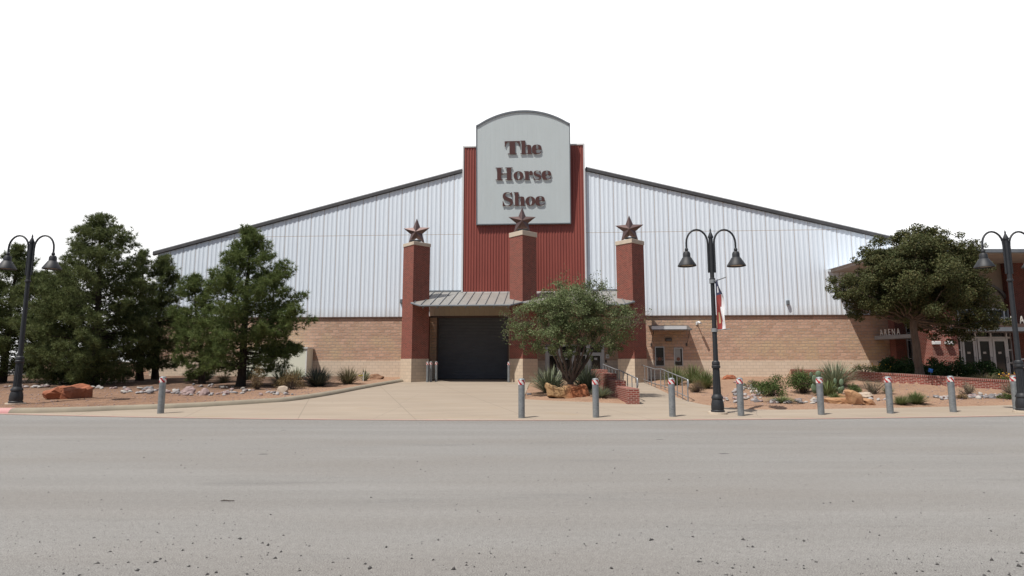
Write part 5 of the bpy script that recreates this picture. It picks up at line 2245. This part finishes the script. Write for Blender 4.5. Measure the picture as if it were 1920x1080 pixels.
# broad oak on the right
ob = Vector((at(1724, 700, 28.9).x, 28.9, 1.05))
lo = [lob(ob, 1715, 520, 92), lob(ob, 1655, 515, 62), lob(ob, 1775, 510, 72), lob(ob, 1720, 470, 50), lob(ob, 1615, 540, 48, -.3, 1.6), lob(ob, 1640, 572, 46, .3, 1.5), lob(ob, 1700, 575, 50, -.9),
      lob(ob, 1790, 575, 58, 0, 1.3), lob(ob, 1848, 590, 38, -.2, 1.6), lob(ob, 1742, 460, 42, 0, 1.3), lob(ob, 1680, 462, 34, 0, 1.6), lob(ob, 1780, 470, 40, .3, 1.3), lob(ob, 1720, 505, 62, -1.4), lob(ob, 1715, 520, 60, 1.5),
      lob(ob, 1592, 545, 28, 0, 2.2), lob(ob, 1655, 580, 27, 0, 1.6), lob(ob, 1692, 582, 24, -.4, 1.5), lob(ob, 1822, 615, 34, 0, 1.6), lob(ob, 1775, 618, 34, .2, 1.4), lob(ob, 1735, 598, 36, .8, 1.3),
      lob(ob, 1868, 588, 20, 0, 2), lob(ob, 1610, 575, 28, 0, 2), lob(ob, 1805, 490, 36, 0, 1.5), lob(ob, 1628, 490, 32, 0, 1.8), lob(ob, 1830, 530, 34, 0, 1.5), lob(ob, 1650, 462, 32, 0, 2.4), lob(ob, 1712, 446, 36, .2, 2.6), lob(ob, 1757, 448, 34, -.2, 2.4), lob(ob, 1590, 540, 34, .2, 2.2), lob(ob, 1632, 470, 24, -.3, 2.5), lob(ob, 1640, 500, 34, .2, 1.6)]
broadleaf('oak_tree', ob, lo, 'broad round crowned oak standing in the brick walled bed', 'tree', 32, M['oak'], M['bark_oak'], 130000, .050, 2.75, .185, shell=.40, lean=(-.12, 0), clump=.20)


def blades(name, px, py, wpx, hpx, mat, label, seed, n=170, cat='plant', w=.035, droop=.35, group=None, up=.25, pos=None):
    rng = np.random.default_rng(seed)
    p = onT(px, py) if pos is None else pos
    k = p.y / FPX
    Wd, Hh = wpx * k / 2 * 1.25, hpx * k * 1.18
    n = int(n * 1.5)
    V, F = [], []
    for i in range(n):
        az = rng.uniform(0, 2 * math.pi)
        t = rng.uniform(0, 1) ** .6
        el = math.pi / 2 - t * (math.pi / 2 - up)
        reach = math.cos(el) * Wd * rng.uniform(.85, 1.2)
        hh_ = Hh * (math.sin(el) ** .8) * rng.uniform(.7, 1.08) + .05
        d = np.array([math.cos(az), math.sin(az), 0])
        s_ = np.array([-math.sin(az), math.cos(az), 0])
        r0 = rng.uniform(0, .22) * Wd
        ww = w * rng.uniform(.7, 1.2)
        prev = None
        for j, (u_, wd) in enumerate(((0, .8), (.4, 1), (.75, .65), (1, 0.08))):
            zz_ = hh_ * (u_ ** .85) - droop * hh_ * u_ ** 3 * (1 - math.sin(el) * .8)
            q = d * (r0 + reach * u_) + np.array([0, 0, zz_])
            V += [q - s_ * ww / 2 * wd, q + s_ * ww / 2 * wd]
            if j:
                a = len(V) - 4
                F.append((a, a + 1, a + 3, a + 2))
    e = np_mesh(name, V, F, mat)
    e.location = p - Vector((0, 0, .03))
    tag(e, label, cat, group)
    return e


def shrub(name, px, py, wpx, hpx, mat, label, seed, n=1500, size=.035, cat='shrub', depth=1.0, tw=40, twm='twig', up=.3, bottom=.15, pos=None, asp=.55, group=None):
    rng = np.random.default_rng(seed)
    p = onT(px, py) if pos is None else pos
    k = p.y / FPX
    Wd, Hh = wpx * k / 2 * 1.12, hpx * k * 1.12
    e = empty(name, loc=p, label=label, cat=cat, group=group)
    ncl = 34
    d = unit(rng, ncl)
    d[:, 2] = np.abs(d[:, 2])
    rad_ = rng.uniform(.45, .9, (ncl, 1))
    cen = d * rad_ * np.array([Wd, Wd * depth, Hh * (1 - bottom)]) + np.array([0, 0, Hh * bottom])
    b = MB()
    for i in range(tw):
        q = cen[i % ncl] + rng.normal(size=3) * .06
        b.tube([(rng.normal() * .05, rng.normal() * .05, -.05), tuple(q * .5 + rng.normal(size=3) * .04), tuple(q)], [.012, .009, .004], 4, cap=False)
    b.build('stems', M[twm], e, fixn=False)
    idx = rng.integers(0, ncl, n)
    C = cen[idx] + unit(rng, n) * rng.uniform(.1, 1, (n, 1)) ** .5 * np.array([Wd, Wd * depth, Hh]) * np.array([.30, .30, .24])
    C[:, 2] = np.maximum(C[:, 2], .02)
    leaf_mesh('foliage', C, rng, size, mat, e, up=up, asp=asp)
    return e


# west bed
blades('yucca', 530, 722, 66, 33, M['yucca'], 'grey green yucca clump in front of the cream cabinet', 1, 170)
blades('yucca', 596, 724, 66, 34, M['yucca_dark'], 'dark spiky yucca clump midway along the driveway kerb', 2, 260)
blades('yucca', 652, 719, 54, 29, M['yucca_tan'], 'tan tinged yucca clump near the white marker stake', 3, 170)
blades('yucca', 684, 714, 22, 22, M['yucca'], 'small yucca right behind the white marker stake', 4, 60)
blades('yucca', 556, 712, 50, 22, M['yucca'], 'pale yucca behind the brown dry shrub', 5, 120)
blades('yucca', 383, 714, 46, 24, M['yucca_dark'], 'dark yucca in the shade behind the nearest pine', 6, 160)
blades('dry_grass', 420, 718, 46, 18, M['yucca_tan'], 'straw coloured grass clump left of nearest pine trunk', 7, 150, w=.02)
blades('yucca', 465, 712, 30, 26, M['yucca_dark'], 'dark narrow yucca just right of the nearest pine trunk', 8, 90)
shrub('dry_shrub', 545, 730, 54, 30, M['shrub_brown'], 'brown dry shrub in front of the grey green yucca', 9, 2200, .028)
shrub('dry_shrub', 482, 730, 28, 38, M['shrub_brown'], 'upright brownish shrub beside the nearest pine trunk', 10, 1100, .028)
# middle bed
blades('yucca', 1031, 735, 82, 46, M['yucca'], 'large grey green yucca clump left of the small tree', 12, 300)
blades('yucca', 1100, 733, 66, 48, M['yucca'], 'large grey green yucca clump between small tree and stepped wall', 13, 260)
blades('yucca', 1128, 744, 44, 20, M['yucca'], 'low sprawling yucca at the foot of the stepped wall', 14, 110)
# beside the walkway rail
for i, (x, y, w_, h_, lab) in enumerate(((1265, 722, 52, 36, 'green grassy yucca clump below the ticket windows'), (1299, 718, 56, 34, 'green grassy yucca clump behind the round dead bush'),
                                         (1322, 728, 50, 34, 'green grassy yucca clump touching the bannered lamp post'))):
    blades('yucca', x, y, w_, h_, M['grass_green'], lab, 20 + i, 240, w=.028)
shrub('dead_bush', 1305, 736, 33, 23, M['shrub_brown'], 'round dead brown bush at the end of the handrail', 25, 2600, .022, tw=120, asp=.18)
# east bed
shrub('shrub', 1412, 730, 34, 18, M['shrub_green'], 'low olive shrub left of the green shrub pair', 30, 900, .025)
shrub('shrub', 1448, 742, 64, 35, M['shrub_green'], 'left one of two dense green shrubs in the dry bed', 31, 3800, .030, tw=60)
shrub('shrub', 1506, 737, 58, 42, M['shrub_green'], 'right one of two dense green shrubs, beside prickly pear', 32, 3800, .030, tw=60, bottom=.25)
blades('grass_clump', 1500, 712, 40, 26, M['yucca_tan'], 'tan tipped grass behind the dense green shrubs', 33, 140, w=.02)
blades('grass_clump', 1566, 724, 82, 44, M['yucca'], 'big fountain grass clump before the retaining wall corner', 34, 420, w=.024)
blades('grass_clump', 1552, 741, 44, 28, M['grass_green'], 'green grassy clump around the prickly pear pads', 35, 200, w=.022)
blades('grass_clump', 1566, 748, 30, 12, M['grass_green'], 'low green grass tuft at the flat orange boulder', 36, 120, w=.018)
blades('grass_clump', 1466, 754, 58, 11, M['grass_green'], 'low spreading green grass below the left green shrub', 37, 260, w=.016)
shrub('shrub', 1602, 738, 26, 19, M['shrub_green'], 'small rounded green shrub behind the leaning orange boulder', 38, 1100, .022)
shrub('shrub', 1638, 738, 44, 29, M['shrub_grey'], 'round silver grey shrub before the brick wall', 39, 2600, .020, tw=80, asp=.25)
blades('grass_clump', 1665, 738, 26, 18, M['yucca'], 'small grey grass touching the silver grey shrub', 40, 120, w=.018)
blades('grass_clump', 1690, 758, 36, 16, M['grass_green'], 'pale green grass clump, left of a matching darker clump', 41, 200, w=.016)
blades('grass_clump', 1718, 757, 42, 22, M['grass_green'], 'darker taller grass clump on the open gravel slope', 42, 330, w=.016)
shrub('shrub', 1812, 739, 32, 21, M['shrub_grey'], 'grey twiggy shrub against the retaining wall', 43, 1500, .020, tw=60, asp=.25)
shrub('shrub', 1805, 748, 20, 9, M['shrub_brown'], 'small straw coloured mound in front of the twiggy shrub', 44, 700, .018)
shrub('shrub', 1893, 737, 30, 22, M['shrub_grey'], 'grey twiggy shrub behind the rightmost bollard', 45, 1300, .020, tw=60, asp=.25)
shrub('shrub', 1887, 748, 30, 11, M['shrub_green'], 'low bright green mound by the rightmost bollard', 46, 1500, .018)
blades('grass_clump', 1918, 742, 26, 16, M['grass_green'], 'green grass at the foot of the rightmost lamp', 47, 120, w=.018)

# prickly pear
pp = onT(1556, 740)
pc = empty('prickly_pear', loc=pp, label='pale green prickly pear cactus behind a bollard', cat='cactus')


def pad(c, r, h, rz, tilt):
    bm = bmesh.new()
    bmesh.ops.create_uvsphere(bm, u_segments=14, v_segments=10, radius=1)
    m = Matrix.Translation(c) @ Matrix.Rotation(rz, 4, 'Z') @ Matrix.Rotation(tilt, 4, 'Y') @ Matrix.Translation((0, 0, h))
    for v in bm.verts:
        z = v.co.z
        k = 1 - .22 * max(0, -z)
        v.co = m @ Vector((v.co.x * r * k, v.co.y * .035, z * h))
    me = bpy.data.meshes.new('pad')
    bm.to_mesh(me)
    bm.free()
    me.materials.append(M['cactus'])
    me.polygons.foreach_set('use_smooth', [True] * len(me.polygons))
    o = bpy.data.objects.new('pad', me)
    COL.objects.link(o)
    o.parent = pc


kk = pp.y / FPX
for (px, py, r, h, rz, tl) in ((1530, 722, 8, 12, .2, -.3), (1522, 710, 6, 8, .5, -.35), (1535, 708, 6, 8, -.3, .15), (1527, 738, 8, 12, .1, -.1), (1538, 735, 7, 11, -.4, .1), (1567, 738, 7, 9, .2, -.1),
                               (1574, 740, 6.5, 9, -.3, .15), (1567, 722, 4.5, 8, .2, -.05), (1575, 724, 5, 8.5, -.2, .1), (1577, 733, 5, 7, .4, .35), (1533, 722, 7, 10, -.5, .2)):
    q = at(px, py, pp.y) - pp
    pad(Vector((q.x, random.uniform(-.1, .1), max(-.03, q.z - .0))), r * kk * .80, h * kk * .80, rz, tl)

# hedge and flowers behind the brick wall
for i, (x, y, w_, h_, Yh, lab) in enumerate(((1672, 699, 46, 22, 30.6, 'dark clipped hedge shrub left of the oak trunk'), (1702, 702, 44, 24, 30.0, 'dark hedge shrub touching the oak trunk on its left'),
                                             (1752, 704, 50, 26, 29.6, 'dark hedge shrub just right of the oak trunk'), (1800, 706, 56, 30, 29.4, 'tallest dark hedge shrub below the arena doors'),
                                             (1848, 706, 56, 28, 29.2, 'dark hedge shrub at the foot of the brick steps'))):
    pz_ = at(x, y, Yh)
    shrub('hedge_shrub', x, y, w_, h_ + 6, M['hedge'], lab, 60 + i, 3600, .045, pos=Vector((pz_.x, Yh, T(pz_.x, Yh))), bottom=.05, tw=20, group='hedge shrubs behind the brick wall')
for i, (x, w_, Yh, lab) in enumerate(((1620, 50, 30.3, 'yellow flowering plant at the corner of the brick wall'), (1652, 40, 30.6, 'yellow flowering plant left of the dark hedge'),
                                     (1890, 40, 27.6, 'yellow flowering plant by the rightmost lamp post'), (1915, 36, 27.3, 'yellow flowering plant at the right picture edge'))):
    X = at(x, 695, Yh).x
    z = T(X, Yh)
    e = shrub('flower_plant', x, 700, w_, 15, M['flower_leaf'], lab, 70 + i, 900, .03, pos=Vector((X, Yh, z)), bottom=.05, tw=14, cat='flowering plant')
    rng = np.random.default_rng(170 + i)
    Wd = w_ * Yh / FPX / 2
    C = np.stack([rng.normal(size=60) * Wd * .6, rng.normal(size=60) * Wd * .5, rng.uniform(.2, .48, 60)], 1)
    leaf_mesh('flowers', C, rng, .030, M['petal'], e, up=1.2, asp=.9)
X = at(1845, 705, 27.9).x
blades('grass_clump', 1845, 708, 60, 16, M['yucca_tan'], 'wispy straw coloured grass behind the wall top', 75, 240, w=.018, pos=Vector((X, 27.9, T(X, 27.9))))

# ------------------------------------------------------------------ small things
p = onT(681, 715)
ms = empty('marker_stake', loc=p, label='white survey stake with a yellow ribbon by the kerb', cat='stake')
b = MB()
b.box(-.022, .022, -.015, .015, -.1, .52)
b.build('stake', M['paper'], ms)
b = MB()
b.add([(-.02, -.02, .40), (-.14, -.06, .36), (-.28, -.02, .37), (-.30, .0, .30), (-.14, -.03, .29), (-.02, -.02, .33)], [(0, 1, 4, 5), (1, 2, 3, 4)])
b.build('ribbon', M['yellow'], ms)
p = Vector((at(1745, 700, 28.4).x, 28.4, 0))
p.z = T(p.x, p.y)
sg = empty('yard_sign', loc=p, label='tiny bright blue yard sign right of the oak trunk', cat='sign')
b = MB()
b.bar((0, 0, -.1), (0, 0, .34), .014, .014)
b.build('sign_post', M['rail'], sg)
b = MB()
b.obox((0, -.012, .30), .10, .008, .085, 0, 0, Matrix.Rotation(.3, 3, 'Y'))
b.build('sign_face', M['blue_sign'], sg)

# cream utility cabinet against the wall
ca0, cz1 = Fac(452, 651, 1.1)
ca1, _ = Fac(576, 651, 1.1)
cab = empty('utility_cabinet', mat=FM, label='pale cream metal cabinet against the block wall behind the pine', cat='cabinet')
b = MB()
b.box(ca0, ca1, -1.1, -.05, .66, cz1 - .1)
b.build('body', M['cabinet'], cab)
b = MB()
b.box(ca0 - .05, ca1 + .05, -1.16, -.04, cz1 - .098, cz1)
b.build('lid', M['cabinet_white'], cab)
b = MB()
b.box(ca1 - .075, ca1 + .004, -1.106, -1.04, .70, cz1 - .1)
b.box(ca0 - .004, ca0 + .075, -1.106, -1.04, .70, cz1 - .1)
b.box((ca0 + ca1) / 2 - .012, (ca0 + ca1) / 2 + .012, -1.106, -1.09, .70, cz1 - .1)
b.build('edge_trim', M['cabinet_white'], cab)
b = MB()
b.box(ca0 - .15, ca1 + .15, -1.35, -.03, .45, .655)
b.build('pad', M['kerb'], cab)

# black planter pots near the arena pier
for (x, y, w_, h_, Yp, nm, lab) in ((1652, 682, 8, 9, 36.5, 'ash_bin', 'small black litter bin in the shade under the arena letters'),):
    q = at(x, 689, Yp)
    e = empty(nm, loc=(q.x, Yp, q.z - .3), label=lab, cat='bin')
    b = MB()
    b.lathe([(.10, 0), (.13, .62)], 14)
    b.build('body', M['black'], e)
    b = MB()
    b.lathe([(.17, .62), (.17, .68)], 14)
    b.build('rim', M['black'], e)
q = at(1757, 676, 32.9)
e = empty('planter_box', loc=(q.x, 32.9, FLZ - .1), label='square black planter box at the foot of the lit brick pier', cat='planter')
b = MB()
b.box(-.48, .48, -.35, .35, 0, .62)
b.build('body', M['black'], e, bevel=.02)
b = MB()
b.box(-.54, .54, -.41, .41, .621, .70)
b.build('rim', M['black'], e, bevel=.02)

lw = empty('screen_wall', loc=(-34, 43.5, 0), label='low tan block wall glimpsed between the pine trunks', cat='wall')
b = MB()
b.box(0, 9.6, 0, .25, .3, 1.75)
b.build('block_work', M['split_block'], lw)
b = MB()
b.box(-.03, 9.63, -.04, .29, 1.751, 1.85)
b.build('wall_cap', M['coping'], lw)

# far white metal fence to the west
fe = empty('metal_fence', loc=(-30, 44, 0), label='low white ribbed metal fence seen past the leftmost pine', cat='fence')
ribbed(-30, -4.5, .4, 1.75, 0, .3, .03, .2, M['fence_white'], 'fence_sheet', fe)
b = MB()
for k in range(9):
    b.box(-30 + k * 3, -29.92 + k * 3, .01, .09, .3, 1.78)
b.build('fence_posts', M['gutter'], fe)
fe.children[-1]['kind'] = 'stuff'

# ------------------------------------------------------------------ light, sky, camera
sd = Vector((1.12, 1.0, -2.9)).normalized()
sun = bpy.data.lights.new('sun', 'SUN')
sun.energy = 4.6
sun.angle = R(.53)
sun.color = (1.0, .955, .89)
so = bpy.data.objects.new('sun', sun)
COL.objects.link(so)
so.rotation_euler = sd.to_track_quat('-Z', 'Y').to_euler()
so.location = (-30, -20, 60)

w = bpy.data.worlds.new('World')
SC.world = w
w.use_nodes = True
nt = w.node_tree
bg = nt.nodes['Background']
sky = nt.nodes.new('ShaderNodeTexSky')
sky.sky_type = 'NISHITA'
sky.sun_disc = False
ts = -sd
sky.sun_elevation = math.asin(ts.z)
sky.sun_rotation = math.atan2(ts.x, ts.y)
sky.air_density = 1.0
sky.dust_density = 2.5
sky.ozone_density = 1.0
# plain white added on the hall's side only, keeping fill light off its front
tc = nt.nodes.new('ShaderNodeTexCoord')
sx = nt.nodes.new('ShaderNodeSeparateXYZ')
nt.links.new(tc.outputs['Generated'], sx.inputs[0])
mr = nt.nodes.new('ShaderNodeMapRange')
mr.inputs[1].default_value = -.15
mr.inputs[2].default_value = .45
nt.links.new(sx.outputs[1], mr.inputs[0])
mz = nt.nodes.new('ShaderNodeMapRange')
mz.inputs[1].default_value = .85
mz.inputs[2].default_value = .66
nt.links.new(sx.outputs[2], mz.inputs[0])
mu = nt.nodes.new('ShaderNodeMath')
mu.operation = 'MULTIPLY'
nt.links.new(mr.outputs[0], mu.inputs[0])
nt.links.new(mz.outputs[0], mu.inputs[1])
STR = .07
mx = nt.nodes.new('ShaderNodeMix')
mx.data_type = 'RGBA'
nt.links.new(mu.outputs[0], mx.inputs[0])
nt.links.new(sky.outputs[0], mx.inputs[6])
mx.inputs[7].default_value = (1.12 / STR,) * 3 + (1,)
nt.links.new(mx.outputs[2], bg.inputs[0])
bg.inputs[1].default_value = STR

cam = bpy.data.cameras.new('camera')
cam.sensor_width = 36
cam.lens = FPX / 1920 * 36
cam.clip_end = 6000
co = bpy.data.objects.new('camera', cam)
COL.objects.link(co)
co.location = (0, 0, CAMZ)
co.rotation_euler = (math.pi / 2 + PITCH, 0, 0)
SC.camera = co
vs_ = SC.view_settings
vs_.view_transform = 'Standard'
vs_.look = 'None'
vs_.exposure = 0.15
vs_.gamma = 1.0
vs_.use_curve_mapping = False
SC.cycles.max_bounces = 6
SC.cycles.transparent_max_bounces = 4
